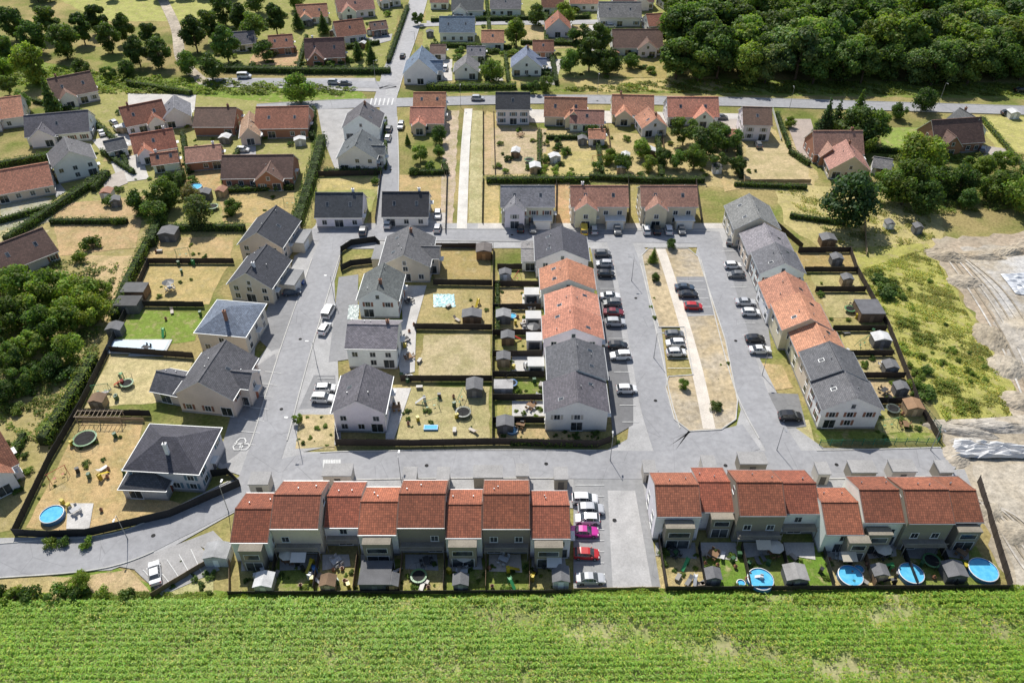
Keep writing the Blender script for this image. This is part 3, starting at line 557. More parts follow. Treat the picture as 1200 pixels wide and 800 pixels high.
for px,hh,c in [([(394,522),(480,523),(585,521),(700,524),(716,518)],1.8,DK),([(578,292),(577,440),(577,520)],1.8,DK),([(508,334),(577,335)],1.7,DK),([(486,386),(577,387)],1.7,DK),([(470,447),(577,447)],1.7,DK),
 ([(394,507),(394,522)],1.8,DK),([(400,296),(412,288),(440,284),(446,290)],1.8,BK),([(400,318),(412,312),(446,308)],1.8,BK),([(400,296),(400,318)],1.8,BK),([(508,291),(577,291)],1.5,DK),
 ([(578,336),(632,336)],1.7,DK),([(578,363),(634,363)],1.7,DK),([(578,393),(636,393)],1.7,DK),([(578,418),(636,418)],1.7,DK),([(578,442),(638,442)],1.7,DK),([(578,469),(638,469)],1.7,DK),([(578,496),(638,496)],1.7,BK),([(583,316),(612,316)],1.7,DK),
 ([(18,628),(60,630),(105,628),(200,606),(282,570)],1.9,BK),([(18,628),(60,540),(95,480),(128,412),(150,366),(175,310)],1.8,BK),([(282,570),(268,556),(240,560)],1.8,BK),([(172,309),(275,309)],1.6,DK),([(152,359),(240,360)],1.6,DK),([(130,413),(228,420)],1.7,DK),([(96,486),(178,488)],1.7,BK),([(90,492),(170,494)],1,TN),
 ([(1100,518),(1075,475),(1040,385),(1003,318),(995,295)],1.7,DK),([(935,296),(996,296)],1.6,DK),([(942,319),(1004,319)],1.6,DK),([(955,342),(1014,342)],1.6,DK),([(975,388),(1038,388)],1.6,DK),([(990,417),(1046,417)],1.6,DK),([(1002,443),(1060,443)],1.6,DK),([(1020,473),(1075,473)],1.7,BK),
 ([(372,207),(447,205)],1.6,DK),([(447,205),(440,262)],1.5,DK),([(524,205),(522,274)],1.4,DK),([(566,208),(565,262)],1.6,DK),([(652,212),(651,262)],1.6,DK),([(566,130),(566,205)],1.4,DK),([(578,130),(580,205)],1.3,TN),([(736,212),(737,262)],1.6,DK),([(815,215),(822,262)],1.6,DK),
 ([(770,560),(762,575),(780,692)],1.7,DK),([(1145,565),(1182,690)],1.8,DK),([(780,692),(1182,690)],1.2,DK),([(268,697),(670,695)],1.0,DK),([(672,692),(772,690)],.7,TN),([(280,600),(284,655)],1.2,DK),([(178,700),(262,650),(270,655),(270,697)],1.2,(.2,.14,.09)),([(870,205),(872,215),(950,215)],1.3,TN),([(1010,225),(1015,300)],1.2,TN),([(870,250),(905,262),(940,292)],1.6,DK),
 ([(632,150),(632,205)],1.3,BW),([(712,150),(715,175)],1.3,BW),([(775,150),(778,180)],1.3,BW),([(845,150),(850,178)],1.3,WH),([(905,130),(915,165)],1.2,WH)]: fence(px,hh,c)
for i in range(1,8): fence([(xsA[i],652),(xsA[i]+(xsA[i]-600)*.03,694)],1.7,random.choice([DK,BK,(.2,.13,.08),DK]))
for i in range(1,8): fence([(xsB[i],642),(xsB[i]+6+i*2,689)],1.6,random.choice([DK,BK,(.05,.12,.07),(.2,.13,.08)]))
fence([(960,522),(1098,520),(1100,505),(1080,480)],1.6,GN,'wire_fence')
# ---------------- vegetation
def quads(cent,nrm,size,tone,name=None):
    n=len(cent); a=rng.normal(size=(n,3)); nrm=nrm/np.linalg.norm(nrm,axis=1,keepdims=True)
    t=np.cross(nrm,a); t/=np.linalg.norm(t,axis=1,keepdims=True)+1e-9; b=np.cross(nrm,t)
    s=size.reshape(-1,1); asp=rng.uniform(.5,.9,(n,1))
    v=np.stack([cent-t*s-b*s*asp*.5,cent+t*s*.4-b*s*asp,cent+t*s+b*s*asp*.3,cent-t*s*.3+b*s*asp],1).reshape(-1,3)
    return v,np.repeat(tone,4,axis=0)
def leafmesh(name,v,tone,mb=None,mats=None):
    nv=len(v); nf=nv//4; me=bpy.data.meshes.new(name)
    ev=np.array(mb.v).reshape(-1,3) if mb and mb.v else np.zeros((0,3)); 
    me.vertices.add(nv+len(ev)); me.vertices.foreach_set('co',np.vstack([v,ev]).astype(np.float32).ravel())
    loops=list(range(nv)); st=list(range(0,nv,4)); mi=[0]*nf
    if len(ev):
        for f,m in zip(mb.f,mb.m): st.append(len(loops)); loops+= [i+nv for i in f]; mi.append(m)
    me.loops.add(len(loops)); me.loops.foreach_set('vertex_index',loops); me.polygons.add(len(st)); me.polygons.foreach_set('loop_start',st)
    me.polygons.foreach_set('material_index',mi); me.update(calc_edges=True)
    at=me.attributes.new('tone','FLOAT_COLOR','POINT'); c=np.ones((nv+len(ev),4),dtype=np.float32); c[:nv,:3]=tone; at.data.foreach_set('color',c.ravel())
    for m in (mats or [LEAF,BARK]): me.materials.append(m)
    return me
def tones(n,base):
    k=rng.uniform(.72,1.3,(n,1))*np.asarray(base).reshape(-1,1); hue=rng.normal(0,.08,(n,1))
    return np.clip(np.hstack([k*(1+hue*1.6),k,k*(1-hue)]),0,3)
def tree_mesh(name,Ht,Rc,ncl,nleaf,leaf,kind='round'):
    cs=[];rs=[]
    if kind=='cone':
        for i in range(ncl):
            t=(i+.5)/ncl; a=i*2.4; r=Rc*(1-t)*.75; cs.append((r*math.cos(a)*.6,r*math.sin(a)*.6,Ht*(.08+.88*t))); rs.append(max(.35,Rc*(1-t)*.65+.15))
    else:
        for i in range(ncl):
            while True:
                q=rng.uniform(-1,1,3)
                if np.linalg.norm(q)<1: break
            q=q/np.linalg.norm(q)*np.linalg.norm(q)**.45
            cz,vz=(.5,.36) if kind!='bush' else (.42,.3)
            wd=1.0 if q[2]<.3 else 1.15-q[2]*.5
            cs.append((q[0]*Rc*.72*wd,q[1]*Rc*.72*wd,Ht*cz+q[2]*Ht*vz)); rs.append(Rc*rng.uniform(.24,.42))
    cs=np.array(cs);rs=np.array(rs); w=rs**2/np.sum(rs**2); idx=rng.choice(len(cs),nleaf,p=w)
    d=rng.normal(size=(nleaf,3)); d[:,2]+=.35; d/=np.linalg.norm(d,axis=1,keepdims=True)
    rad=rs[idx]*rng.uniform(.55,1.15,nleaf); c=cs[idx]+d*rad[:,None]*np.array([1,1,.85]); c[:,2]=np.maximum(c[:,2],Ht*.03+.1)
    ct=rng.uniform(.68,1.35,len(cs))
    v,t=quads(c,d+rng.normal(size=(nleaf,3))*.4,rng.uniform(.6,1.2,nleaf)*leaf,tones(nleaf,ct[idx]))
    mb=MB(); mb.cyl((0,0,-.1),(0,0,Ht*.45),Ht*.022,Ht*.013,7,1,False); 
    if kind=='cone': mb.cyl((0,0,Ht*.4),(0,0,Ht*.92),Ht*.016,.03,6,1,False)
    else:
        for q in cs[:9]: mb.cyl((0,0,Ht*rng.uniform(.15,.35)),tuple(q),Ht*.01,.03,5,1,False)
    return leafmesh(name,v,t,mb)
PR={'round':[tree_mesh('deciduous_tree_%d'%i,8,[3.6,4.1,3.3,3.8][i],[20,26,16,22][i],3600,.25) for i in range(4)],
    'big':[tree_mesh('large_tree_%d'%i,17,[5.8,6.6,5.2][i],[26,34,22][i],6000,.46,'tall') for i in range(3)],
    'cone':[tree_mesh('conifer_%d'%i,11,[2.6,3.0][i],22,3000,.27,'cone') for i in range(2)],
    'bush':[tree_mesh('bush_%d'%i,1.8,1.3,[9,12,7][i],750,.13,'bush') for i in range(3)]}
HT={'round':8,'big':17,'cone':11,'bush':1.8}
G1=(.12,.185,.042);G2=(.085,.14,.036);G3=(.19,.265,.05);G4=(.24,.31,.055);G5=(.06,.1,.038)
NM={'round':'deciduous_tree','big':'large_tree','cone':'conifer_tree','bush':'bush'}
def tree(u,v,ht,kind='round',c=None,parent=None,world=False,wide=1):
    x,y=(u,v) if world else P(u,v); o=bpy.data.objects.new(NM[kind],random.choice(PR[kind])); s=ht/HT[kind]
    o.location=(x,y,0); o.rotation_euler=(0,0,U(0,6.28)); o.scale=(s*U(.88,1.15)*wide,s*U(.88,1.15)*wide,s)
    c=c or random.choice([G1,G1,G2,G3]); k=U(.85,1.15); link(o,parent,(c[0]*k*U(.9,1.1),c[1]*k,c[2]*k))
T=[(30,350,9,'round',G3),(70,352,9,'round',G3),(100,362,9,'round',G4),(60,398,9,'round',G1),(112,380,8,'round',G4),(20,388,9,'round',G1),(88,422,7,'round',G3),(15,435,8,'round',G1),(60,442,6,'round',G2),(38,418,7,'round',G3),(5,470,6,'round',G2),(0,345,8,'round',G1),(48,370,9,'round',G3),(85,385,8,'round',G4),(125,352,6,'round',G3),(30,455,6,'round',G1),(0,410,8,'round',G2),
 (45,98,15,'big',G4),(65,135,13,'cone',G2),(12,112,8,'round',G1),(20,48,14,'big',G2),(62,45,14,'big',G1),(100,52,13,'big',G2),(132,62,12,'big',G1),(165,78,12,'big',G2),(190,80,12,'big',G2),(150,90,7,'round',G2),(232,62,15,'big',G2),(268,72,14,'big',G1),(300,50,12,'round',G1),(325,40,13,'big',G2),(250,95,10,'round',G2),(222,88,9,'round',G1),(353,122,11,'round',G3),(578,95,9,'round',G3),(605,56,12,'big',G4),(628,30,9,'round',G2),(690,84,14,'big',G2),(668,86,9,'round',G1),(712,88,10,'round',G2),(640,108,6,'round',G1),(625,110,5,'round',G2),(740,80,6,'round'),(660,30,10,'round'),(350,35,9,'cone',G2),(380,40,9,'cone',G2),(420,70,8,'cone',G2),(436,75,8,'cone',G2),(350,12,10,'round'),(300,15,11,'round'),(490,30,6,'round'),(432,60,5,'cone'),
 (80,70,14,'big',G1),(45,62,13,'big',G2),(118,40,13,'big',G2),(150,50,12,'big',G1),(180,60,12,'big',G2),(250,50,14,'big',G1),(285,40,13,'big',G2),(265,30,13,'big',G2),(310,72,8,'round'),(10,75,12,'big',G1),(-10,60,13,'big',G2),(700,66,13,'big',G1),(678,60,11,'round',G2),(30,130,7,'round',G1),(8,95,9,'round',G3),(100,90,7,'round',G2),(130,95,6,'round',G1),
 (800,170,10,'round',G1),(826,184,10,'round',G2),(852,178,9,'round',G1),(793,198,6,'round',G1),(862,203,6,'round',G2),(730,200,6,'round',G1),(715,192,5,'round',G3),(812,200,8,'round',G1),(840,200,6,'round',G2),(775,195,6,'round'),(760,200,5,'round'),(750,185,6,'round',G3),(694,165,6,'round',G2),(838,168,8,'round',G1),(650,175,2.5,'bush'),(665,182,3,'bush'),(640,190,2.5,'bush'),(700,200,3,'bush'),
 (962,165,14,'cone',G5),(975,160,12,'cone',G2),(998,172,13,'round',G2),(1020,168,11,'round',G1),(1000,150,13,'cone',G1),(1010,182,9,'round',G3),(1080,130,9,'round',G2),(1052,140,6,'round'),(987,264,15,'round',G5),(1056,240,14,'round',G1),(1072,205,13,'round',G4),(1095,228,9,'round',G1),(1122,228,9,'round',G2),(1155,232,9,'round'),(1195,248,12,'round',G3),(1172,200,7,'round'),(1078,250,10,'round',G2),(1130,244,6,'round'),(1170,225,7,'round'),(1090,205,7,'round'),(1150,205,6,'round'),(1035,215,5,'round'),(1205,215,8,'round'),(925,150,4,'round'),(1040,235,9,'round',G1),
 (170,250,8,'round',G2),(197,244,9,'round',G1),(236,264,9,'round',(.17,.2,.07)),(205,222,6,'round',G2),(225,240,6,'round',(.2,.19,.09)),(185,262,7,'round',G1),(274,252,5,'round'),(140,262,3,'bush'),(110,292,4,'bush'),(130,240,3,'bush'),(95,305,3,'bush'),
 (493,190,6,'round'),(515,168,6,'round',G2),(515,185,4,'round'),(505,200,3,'bush'),(478,170,4,'cone'),(440,215,2,'bush'),(485,205,2.5,'bush'),(765,308,4.5,'cone',G3),(786,292,3,'round'),(800,455,2.5,'round'),(838,480,2,'bush'),(768,330,2.5,'round'),(96,690,4,'round',G4),(20,704,2.8,'bush',G3),(40,700,2.8,'bush',G2),(70,702,3,'bush',G1),(5,698,2.6,'bush',G2),(92,702,2.6,'bush',G2),(120,700,2,'bush',G3),(150,702,2,'bush',G1),(60,640,1.8,'bush'),(75,638,1.6,'bush'),(100,638,2,'bush',G3),(350,496,2.6,'round',G3)]
for t in T: tree(*t)
fr=empty('forest')
for v0 in (97,84,70,54,36,16,-6,-30,-55):
    u=792+max(0,(54-v0))*-.05
    while u<1330:
        tree(u+U(-6,6),v0+U(-4,4),U(12,21),'big',random.choice([G1,G3,G1,G3,(.15,.21,.07)]),fr,wide=1.15); u+=U(20,30)*(1-.2*(97-v0)/150)
for i in range(30): tree(U(-40,340),U(-30,4),U(9,14),'big',random.choice([G1,G2]),fr)
for i in range(16): tree(U(480,800),U(-40,-8),U(7,11),'round',random.choice([G1,G2]),fr)
sc=empty('garden_bushes')
def scat(q,n,h0,h1,cols):
    us=[a for a,b in q];vs=[b for a,b in q]; k=0
    while k<n:
        u,v=U(min(us),max(us)),U(min(vs),max(vs))
        if inpoly(u,v,q): tree(u,v,U(h0,h1)*U(.6,1),'bush',random.choice(cols),sc,wide=U(1.1,1.6)); k+=1
def weeds(px,n,hmax,c,size=(.14,.3),name='weeds',thr=-.4):
    W_=[P(*q) for q in px]; xs=[a for a,b in W_];ys=[b for a,b in W_]
    X=rng.uniform(min(xs),max(xs),n*2);Y=rng.uniform(min(ys),max(ys),n*2)
    ins=np.array([inpoly(a,b,W_) for a,b in zip(X,Y)]); X=X[ins];Y=Y[ins]
    f=np.sin(X*.55+1.7*np.sin(Y*.31))*np.cos(Y*.62+X*.2)+.6*np.sin(X*1.7+Y*.9)*np.sin(Y*1.5-X*.4)
    k=f+rng.normal(0,.45,len(X))>thr; X=X[k];Y=Y[k];f=f[k]
    hm=np.clip((f+.6)/1.8,.05,1)*hmax; Zz=hm*rng.uniform(.2,1,len(X))**.6
    C=np.stack([X,Y,Zz+.05],1); nn=rng.normal(size=C.shape)*.45; nn[:,2]+=1
    v,t=quads(C,nn,rng.uniform(*size,len(X)),tones(len(X),.95+.25*np.sin(X*.21+Y*.33)))
    link(bpy.data.objects.new(name,leafmesh(name,v,t)),None,c)
weeds([(1003,318),(1088,290),(1185,455),(1182,488),(1108,494),(1050,400)],44000,.35,(.42,.42,.11),(.1,.2),thr=.15)
weeds([(1010,318),(1040,316),(1105,400),(1150,486),(1110,492),(1050,410)],13000,.9,(.26,.32,.06),(.12,.24),thr=.75)
weeds([(-50,66),(150,90),(420,104),(400,112),(120,110),(-50,92)],40000,1.6,(.24,.3,.05),(.2,.4),thr=-.3)
weeds([(640,106),(790,94),(1240,100),(1240,114),(900,110),(700,108)],26000,.8,(.22,.26,.05),(.2,.36),thr=.1)
weeds([(-70,696),(1250,686),(1290,708),(-100,712)],42000,.6,(.26,.34,.055),(.07,.16),'field_margin',thr=-.5)
weeds([(1030,185),(1210,180),(1210,245),(1060,255)],26000,1.4,(.19,.24,.05),(.15,.3),thr=.2)
weeds([(905,220),(1085,235),(1095,280),(1000,300)],16000,.4,(.36,.36,.11),(.12,.24),thr=.5)
weeds([(0,300),(140,310),(110,440),(50,520),(0,500)],24000,1.0,(.2,.25,.055),(.15,.3),thr=.2)
scat([(1010,322),(1035,318),(1060,345),(1045,355)],14,1.2,2.6,[G2,G1,G3]); scat([(1050,420),(1085,430),(1100,470),(1070,465)],14,1.0,2.4,[G1,G3]); scat([(1010,330),(1090,330),(1170,450),(1120,480)],26,.5,1.5,[G3,G4,G1])
scat([(580,150),(870,175),(900,208),(580,205)],56,.5,2.0,[G1,G2,G3,G4])
scat([(60,130),(360,130),(350,262),(150,265)],64,.6,2.2,[G1,G2,G3]); scat([(490,5),(790,5),(780,92),(520,92)],80,1,3.4,[G1,G2,G3]); scat([(270,10),(460,10),(440,80),(250,80)],60,1,3,[G1,G2,G3])
scat([(1030,190),(1200,180),(1200,245),(1060,250)],40,1,3.4,[G1,G2,G3]); scat([(583,320),(637,320),(637,515),(583,515)],44,.4,1.3,[G1,G3]); scat([(470,455),(574,500),(574,515),(465,515)],8,.4,1.,[G1]); scat([(0,510),(45,530),(15,600),(0,600)],18,.6,1.8,[G1,G3])
scat([(350,488),(390,488),(389,522),(349,522)],10,.3,.9,[G1,G3]); scat([(0,400),(100,410),(60,520),(0,480)],30,1,3,[G1,G2,G3]); scat([(940,300),(1090,510),(1030,515),(950,320)],26,.4,1.3,[G1,G3]); scat([(640,506),(735,508),(735,520),(640,520)],14,.5,1.1,[G1])
scat([(285,660),(665,660),(665,692),(285,692)],46,.3,1.1,[G1,G3]); scat([(770,646),(1150,646),(1170,688),(785,688)],46,.3,1.2,[G1,G3]); scat([(60,500),(150,505),(120,610),(40,610)],14,.3,1.,[G1,G3]); scat([(190,655),(266,658),(266,695),(200,698)],10,.4,1.2,[G1])
scat([(495,345),(572,345),(572,380),(495,380)],5,.3,.8,[G1]); scat([(180,280),(270,280),(240,350),(165,350)],10,.4,1.2,[G1,G3]); scat([(756,300),(768,300),(772,380),(762,380)],6,.3,.8,[G1,G3]); scat([(835,400),(850,405),(860,480),(845,490)],6,.3,.8,[G1,G3])
def hedge(px,w=1.2,hh=1.8,c=G1,name='hedge'):
    pts=[Vector(P(*p)) for p in px]; mb=MB(); C=[];Nn=[]
    for i in range(len(pts)-1):
        a,b=pts[i],pts[i+1]; L=(b-a).length; d=(b-a)/L; nr=Vector((-d.y,d.x)); n=int(L*(w+2*hh)*9)
        c4=[a-nr*w*.34,b-nr*w*.34,b+nr*w*.34,a+nr*w*.34]; z1=hh*.8
        mb.face([(*k,z1) for k in c4],1)
        for k in range(4): mb.face([(*c4[k],0),(*c4[(k+1)%4],0),(*c4[(k+1)%4],z1),(*c4[k],z1)],1)
        for _ in range(n):
            t=R_()*L; bul=1+.12*math.sin(t*1.3+i)+.1*math.sin(t*3.1); r=R_()*(w+2*hh)
            if r<w: s,z,nn=(r-w/2),hh*bul,(0,0,1)
            elif r<w+hh: s,z,nn=-w/2*bul,(r-w),(-nr.x,-nr.y,.3)
            else: s,z,nn=w/2*bul,(r-w-hh),(nr.x,nr.y,.3)
            p=a+d*t+nr*(s+U(-.1,.1)); C.append((p.x,p.y,max(.05,z+U(-.15,.1)))); Nn.append(nn)
    C=np.array(C);Nn=np.array(Nn,dtype=float)+rng.normal(size=(len(C),3))*.4
    v,t=quads(C,Nn,rng.uniform(.12,.24,len(C)),tones(len(C),.9+.25*np.sin(C[:,0]*.9)*np.cos(C[:,1]*.7)))
    me=leafmesh(name,v,t,mb,[LEAF,BARKG]); link(bpy.data.objects.new(name,me),None,c)
for px,w,hh,c in [([(128,206),(75,240),(8,285)],2.2,2.2,G1),([(215,208),(195,245),(178,290)],2.4,2.8,G1),([(176,285),(150,335),(135,375)],2,2.4,G3),([(112,425),(85,470),(52,522)],2.4,2.6,G4),([(188,270),(288,270)],1.6,2,G1),([(378,165),(366,210),(348,268)],3,2.6,G1),([(380,204),(448,204)],1.5,1.8,G2),
 ([(262,84),(355,86),(458,86)],2.6,2.2,G2),([(570,214),(690,213)],1.8,1.8,G1),([(500,105),(605,104)],2.6,2,G3),([(610,104),(640,104)],2.2,1.8,G1),([(690,210),(760,214),(825,214)],1.6,1.8,G2),([(520,195),(524,205)],1.5,2,G1),([(150,262),(60,262)],1.5,1.6,G2),([(0,196),(60,186)],2,2,G1),([(110,225),(125,210)],1.6,2,G1),
 ([(40,120),(100,135),(140,170)],1.6,1.6,G1),([(150,100),(225,112)],2,2,G3),([(345,222),(300,224),(262,226)],1.5,1.6,G1),([(366,165),(368,130)],1.6,2,G2),([(452,200),(452,140)],.8,1.2,G1),([(598,520),(700,522)],1,1,G1),([(860,218),(945,222)],1.2,1.4,G1),([(1150,140),(1210,210)],1.5,1.2,G4),([(925,255),(990,264)],1.2,1.5,G1),
 ([(640,163),(700,163)],1.2,1.4,G2),([(700,165),(705,205)],1.2,1.6,G1),([(0,570),(30,512)],1.4,1.6,G1),([(925,180),(948,195)],1.4,1.8,G1),([(1022,220),(1045,222)],1.5,2,G2),([(480,205),(520,204)],1.4,1.6,G2),([(583,336),(583,392)],.8,1.4,G1),
 ([(215,160),(222,205)],1.4,2,G2),([(280,178),(262,215)],1.2,1.6,G1),([(120,180),(158,205)],1.3,1.6,G1),([(140,172),(150,196)],1.2,1.6,G2),([(0,262),(60,246)],1.4,1.8,G1),([(500,60),(515,95)],1.4,2,G1),([(565,68),(572,100)],1.4,1.8,G2),([(592,66),(596,100)],1.2,1.6,G1),([(645,60),(652,100)],1.5,2,G2),([(505,55),(600,58)],1.4,1.8,G1),([(610,52),(690,54)],1.4,1.8,G1),([(505,26),(690,22)],1.4,1.8,G2),([(570,0),(575,55)],1.2,1.8,G1),([(700,40),(780,42)],1.6,2,G1),([(640,0),(640,52)],1.4,1.8,G1),([(350,82),(360,45)],1.3,1.8,G2),([(455,75),(478,10)],1.6,2,G2),([(390,60),(445,52)],1.3,1.8,G1),([(1015,178),(1085,182)],1.4,1.8,G1),([(1085,150),(1090,185)],1.4,1.8,G2),([(632,155),(632,205)],1.2,1.4,G1),([(770,165),(775,210)],1.4,2,G1),([(865,165),(868,210)],1.2,1.8,G2),([(910,135),(925,175)],1.2,1.6,G1)]: hedge(px,w,hh,c)
# maize field
n=88000; Yt=P(600,705)[1]
X=rng.uniform(-100,100,n); row=rng.integers(0,int(40/.95),n); Y=Yt-row*.95+rng.normal(0,.07,n)+X*.012
k=np.sin(X*.06+np.sin(Y*.21)*1.5)*np.cos(Y*.30+X*.035)+.5*np.sin(X*.23+Y*.17)*np.sin(Y*.55-X*.1)+.4*np.sin(X*.9)*np.sin(Y*.8+X*.3)
keep=(rng.uniform(0,1.5,n)>(k*1.15-.35))&(Y>38); X=X[keep];Y=Y[keep];k=k[keep]; n=len(X); nl=5
hh=np.clip(1.5-.35*k+rng.normal(0,.16,n),.6,2.2)
X=np.repeat(X,nl);Y=np.repeat(Y,nl);hp=np.repeat(hh,nl); kk=np.repeat(k,nl); N_=len(X)
az=rng.uniform(0,6.283,N_); z0=hp*rng.uniform(.25,.85,N_); L=rng.uniform(.3,.6,N_); wd=.05+.035*rng.random(N_)
dx,dy=np.cos(az),np.sin(az); px_,py_=-dy*wd,dx*wd
b=np.stack([X,Y,z0],1); m_=b+np.stack([dx*L*.5,dy*L*.5,L*.4],1); e_=b+np.stack([dx*L,dy*L,L*rng.uniform(-.1,.4,N_)],1); pp=np.stack([px_,py_,0*px_],1)
v=np.stack([b-pp*.6,m_-pp,e_,m_+pp],1).reshape(-1,3)
tn=tones(N_,1-.08*kk); dryl=rng.random(N_)<np.clip(.06+.2*kk,0.03,.35); tn[dryl]*=np.array([1.9,1.25,2.0])
me=leafmesh('maize_field',v,np.repeat(tn,4,axis=0),None,[leafmat('maize_leaf',.45,.42)]); link(bpy.data.objects.new('maize_field',me),None,(.31,.47,.075))
patch('field_soil',[(-120,706),(1320,694),(1500,960),(-300,960)],surf('field_soil',(.36,.34,.17),(.2,.27,.06),.09,2,(.8,1.2),(.7,1.3),.95,.1),(.3,.3,.2),'lawn')
def mound(u,v,rx,ry,hh,c):
    x,y=P(u,v); m=MB(); n=18; a0=U(0,6); G={}
    for i in range(n+1):
        for j in range(n+1):
            s,t=i/n*2-1,j/n*2-1; r=math.hypot(s,t); z=max(0,1-r*r)**1.1*hh*(1+.3*math.sin(5*s+a0)*math.cos(4*t+a0))+ (U(-.12,.12)*hh*.6 if r<.95 else -.05); G[i,j]=(s*rx+U(-.05,.05)*rx,t*ry,z)
    for i in range(n):
        for j in range(n): m.face([G[i,j],G[i+1,j],G[i+1,j+1],G[i,j+1]])
    m.obj('earth_mound',[DIRT],None,c,smooth=False,loc=(x,y,0),rz=U(-.5,.5))
for t in [(1108,300,5,3,1.4,(.38,.31,.22)),(1130,330,4,3,1.0,(.44,.38,.3)),(1160,395,3.5,5,1.1,(.4,.34,.25)),(1180,430,4,4,1.2,(.45,.4,.32)),(1125,505,7,1.6,.9,(.46,.42,.36)),(1165,500,8,1.8,1,(.5,.46,.4)),(1195,470,4,3,1.2,(.4,.34,.26)),(1120,535,2.5,3,.8,(.42,.37,.3)),(1145,520,5,1.5,.8,(.5,.47,.42)),(1160,600,3,2,.5,(.42,.37,.29)),(1190,625,3,3,.6,(.42,.37,.29)),(1215,400,6,8,1.8,(.46,.42,.36)),(1215,290,6,5,1.5,(.4,.33,.25)),(1150,300,6,2,.9,(.36,.29,.2)),(1185,295,5,2,1.1,(.36,.29,.2))]: mound(*t)
# ---------------- cars
def carmesh(name,st,wb,wr=.32):
    bm=bmesh.new(); rings=[]
    for (y,zl,zb,zt,wl,wbt,wt) in st:
        zm=(zl+zb)/2+.05; rings.append([bm.verts.new(p) for p in ((-wl,y,zl),(-wbt*1.02,y,zm),(-wbt,y,zb),(-wt,y,zt),(wt,y,zt),(wbt,y,zb),(wbt*1.02,y,zm),(wl,y,zl))])
    gl=[]
    for i in range(len(rings)-1):
        for j in range(8):
            a,b=rings[i],rings[i+1]; f=bm.faces.new((a[j],a[(j+1)%8],b[(j+1)%8],b[j]))
            ca=st[i][3]-st[i][2]>.2; cb=st[i+1][3]-st[i+1][2]>.2
            if j in(2,4) and (ca or cb): gl.append(f)
            if j==3 and (ca!=cb): gl.append(f)
    bm.faces.new(rings[0][::-1]); bm.faces.new(rings[-1]); bmesh.ops.recalc_face_normals(bm,faces=bm.faces)
    bmesh.ops.inset_individual(bm,faces=gl,thickness=.035,depth=-.008)
    for f in gl: f.material_index=1
    def add(fn,mi):
        mb=MB(); fn(mb)
        for f in mb.f:
            ff=bm.faces.new([bm.verts.new(mb.v[i]) for i in f]); ff.material_index=mi
    w=st[len(st)//2][5]; y0,y1=st[0][0],st[-1][0]
    for sx in (-1,1):
        for wy in wb:
            add(lambda m:m.cyl((sx*(w-.2),wy,wr),(sx*(w+.025),wy,wr),wr,wr,14),2); add(lambda m:m.cyl((sx*(w+.026),wy,wr),(sx*(w+.035),wy,wr),wr*.6,wr*.6,10),3)
        add(lambda m:m.box((sx*(w-.38),y1-.16,.60),(sx*(w-.06),y1-.02,.74)),4); add(lambda m:m.box((sx*(w-.26),y0-.01,.72),(sx*(w-.04),y0+.14,.9)),5)
        add(lambda m:m.box((sx*(w+.0),.72,.93),(sx*(w+.16),.86,1.05)),0)
    add(lambda m:m.box((-.28,y1-.03,.36),(.28,y1+.012,.47)),3); add(lambda m:m.box((-w+.1,y0+.1,.18),(w-.1,y1-.1,.3)),2); add(lambda m:m.box((-.45,y1-.04,.5),(.45,y1+.008,.58)),2)
    me=bpy.data.meshes.new(name); bm.to_mesh(me); bm.free()
    for m in (PAINT,GLASS,RUB,RIM,LAMPM,TAIL): me.materials.append(m)
    return me
hatch=carmesh('hatchback',[(-2.05,.35,.62,.66,.74,.74,.66),(-1.98,.24,.92,.95,.8,.8,.7),(-1.9,.22,.96,1.0,.84,.82,.68),(-1.5,.22,.97,1.4,.86,.86,.6),(-.9,.22,.95,1.47,.87,.87,.62),(.2,.22,.93,1.46,.87,.87,.62),(.5,.22,.92,1.40,.87,.86,.6),(1.2,.22,.9,.94,.86,.84,.7),(1.8,.23,.76,.8,.82,.8,.62),(2.0,.3,.6,.63,.74,.72,.6)],(-1.28,1.28))
suv=carmesh('suv',[(-2.2,.4,.72,.76,.78,.78,.7),(-2.15,.3,1.0,1.04,.84,.84,.72),(-2.05,.28,1.06,1.1,.88,.87,.72),(-1.75,.28,1.07,1.58,.9,.9,.66),(-.9,.28,1.05,1.66,.91,.91,.68),(.2,.28,1.03,1.65,.91,.91,.68),(.5,.28,1.02,1.58,.91,.9,.66),(1.2,.28,1.0,1.06,.9,.88,.74),(1.95,.3,.88,.92,.86,.84,.66),(2.2,.36,.68,.72,.78,.76,.62)],(-1.38,1.4),.36)
sedan=carmesh('estate',[(-2.3,.35,.7,.74,.74,.74,.66),(-2.22,.24,.92,.95,.82,.8,.7),(-1.6,.22,.96,.99,.86,.84,.7),(-1.0,.22,.95,1.4,.87,.87,.6),(-.4,.22,.94,1.44,.87,.87,.61),(.3,.22,.93,1.42,.87,.86,.6),(1.1,.22,.9,.93,.86,.84,.7),(1.9,.23,.76,.8,.82,.8,.62),(2.2,.3,.6,.63,.74,.72,.6)],(-1.4,1.4))
van=carmesh('van',[(-2.4,.35,.8,.84,.84,.84,.8),(-2.36,.3,1.05,1.85,.9,.9,.8),(-1.2,.28,1.06,1.95,.92,.92,.8),(.6,.28,1.05,1.93,.92,.92,.8),(1.0,.28,1.04,1.8,.92,.91,.76),(1.7,.28,1.02,1.06,.9,.86,.74),(2.2,.32,.86,.9,.86,.82,.66),(2.4,.36,.62,.66,.78,.76,.62)],(-1.5,1.55),.35)
CW=(.78,.78,.78);CK=(.02,.021,.024);CG=(.16,.165,.17);CS=(.5,.51,.53);CB=(.03,.09,.32);CR=(.5,.025,.025);CY=(.65,.46,.04);CM=(.55,.03,.3);CN=(.05,.075,.11)
